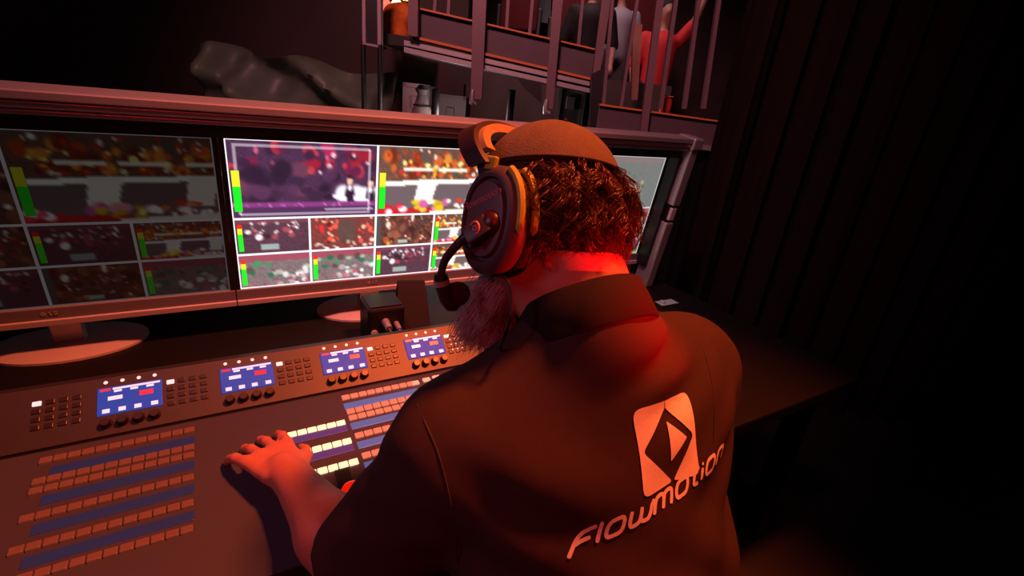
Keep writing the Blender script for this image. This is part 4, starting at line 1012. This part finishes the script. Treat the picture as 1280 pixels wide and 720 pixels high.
def band(extra, th, a0, a1, m, name, lo=0, hi=41):
    rings = []; A = arch(extra)[lo:hi]; B = arch(extra+th)[lo:hi]
    for (p, q) in zip(A, B): rings.append([hp(p[0]+a0, p[1], p[2]), hp(p[0]+a1, p[1], p[2]), hp(q[0]+a1-.002, q[1], q[2]), hp(q[0]+a0+.002, q[1], q[2])])
    return part(name, MB().loft(rings), m, hset, smooth=True, angle=35)
band(.003, .006, -.014, .018, M_cupd, 'headband'); band(-.008, .011, -.024, .012, M_orp, 'band_pad', 3, 38)
# boom
pv = hp(-.008, .120, -.030); bdir = unit(atd(575, 303, .507)-pv)
part('boom_dome', MB().ball(hp(-.016, .113, -.024), (.014, .010, .014), HA), mat('dark_red_plastic', '#3a0e12', .35), hset, smooth=True)
pb_ = part('boom_pivot', MB().frame(pv, bdir, unit(np.cross(LF, bdir)), LF, (-.014, -.0115, -.010), (.016, .0115, .008), .003), M_cupd, hset, smooth=True)
rg = hp(-.008, .1285, -.030)
def circ(r, n=22): return [rg+FW*r*math.cos(t)+UP*r*math.sin(t) for t in np.linspace(0, 2*math.pi, n)]
part('ring_mark', MB().tube(circ(.0066), .0012, 6), mat('pink_print', '#c08a90', .5), pb_, smooth=True)
part('ring_mark', MB().tube(circ(.0026, 12), .0010, 6), mat('pink_print', '#c08a90', .5), pb_, smooth=True)
bpts = curve_pts([pv+bdir*.012, atd(577, 301, .508), atd(566, 312, .517), atd(556, 326, .528), atd(551, 343, .540)], 8)
part('boom_sleeve', MB().tube(bpts[:9], np.linspace(.0075, .0055, 9), 12), M_cupd, hset, smooth=True)
part('boom_arm', MB().tube(bpts, np.linspace(.0052, .0044, len(bpts)), 12), mat('boom_rubber', '#3a3038', .5), hset, smooth=True)
m0, m1, m2, m3 = atd(551, 343, .540), atd(551.5, 350, .542), atd(553, 356, .544), atd(558, 372, .550)
part('mic_joint', MB().tube([m0, m1], [.0075, .0085], 14), M_black, hset, smooth=True)
part('mic_ring', MB().tube([m1, m2], [.0090, .0090], 14), mat('mic_silver', '#b8aca8', .35, .5), hset, smooth=True)
part('mic_body', MB().tube(curve_pts([m2, m3, atd(563, 380, .554), atd(568, 381, .56)], 6), [.0088]*8+[.0088]*6+[.008]*5, 14), M_cupd, hset, smooth=True)
mc = atd(567, 369, .562)
ms = SDF(mc-.04, mc+.04, .0025); ms.ell(mc, (.016, .014, .0135), HA, .004); ms.ell(atd(575, 366, .570), (.011, .012, .012), HA, .012)
link('microphone_windscreen', ms.mesh('microphone_windscreen', mat('windscreen', '#451820', .95, bump=.8, bscale=600), 1), hset)
c0 = hp(-.006, .098, -.078)
part('cable', MB().tube(curve_pts([c0, atd(634, 350, .50), atd(640, 375, .495), atd(637, 400, .495), atd(629, 424, .503), atd(625, 432, .515), atd(627, 438, .53)], 8), .0019, 8), mat('cable_black', '#1a1418', .3), hset, smooth=True)
# cup lettering
ft = bpy.data.curves.new('cup_text', 'FONT'); ft.body = 'Flowmotion'; ft.size = .0125; ft.align_x = 'CENTER'; ft.extrude = .0002
to = bpy.data.objects.new('cup_text', ft); COL.objects.link(to); dg = bpy.context.evaluated_depsgraph_get(); me = bpy.data.meshes.new_from_object(to.evaluated_get(dg)); bpy.data.objects.remove(to)
me.materials.clear(); me.materials.append(mat('cup_print', '#a86a78', .6))
an = .20; ex = -FW*math.cos(an)+UP*math.sin(an); ey = UP*math.cos(an)+FW*math.sin(an); oc = hp(-.002, .1138, .000)
for v in me.vertices: v.co = Vector(oc+ex*v.co.x+ey*v.co.y+LF*v.co.z)
link('cup_lettering', me, hset)
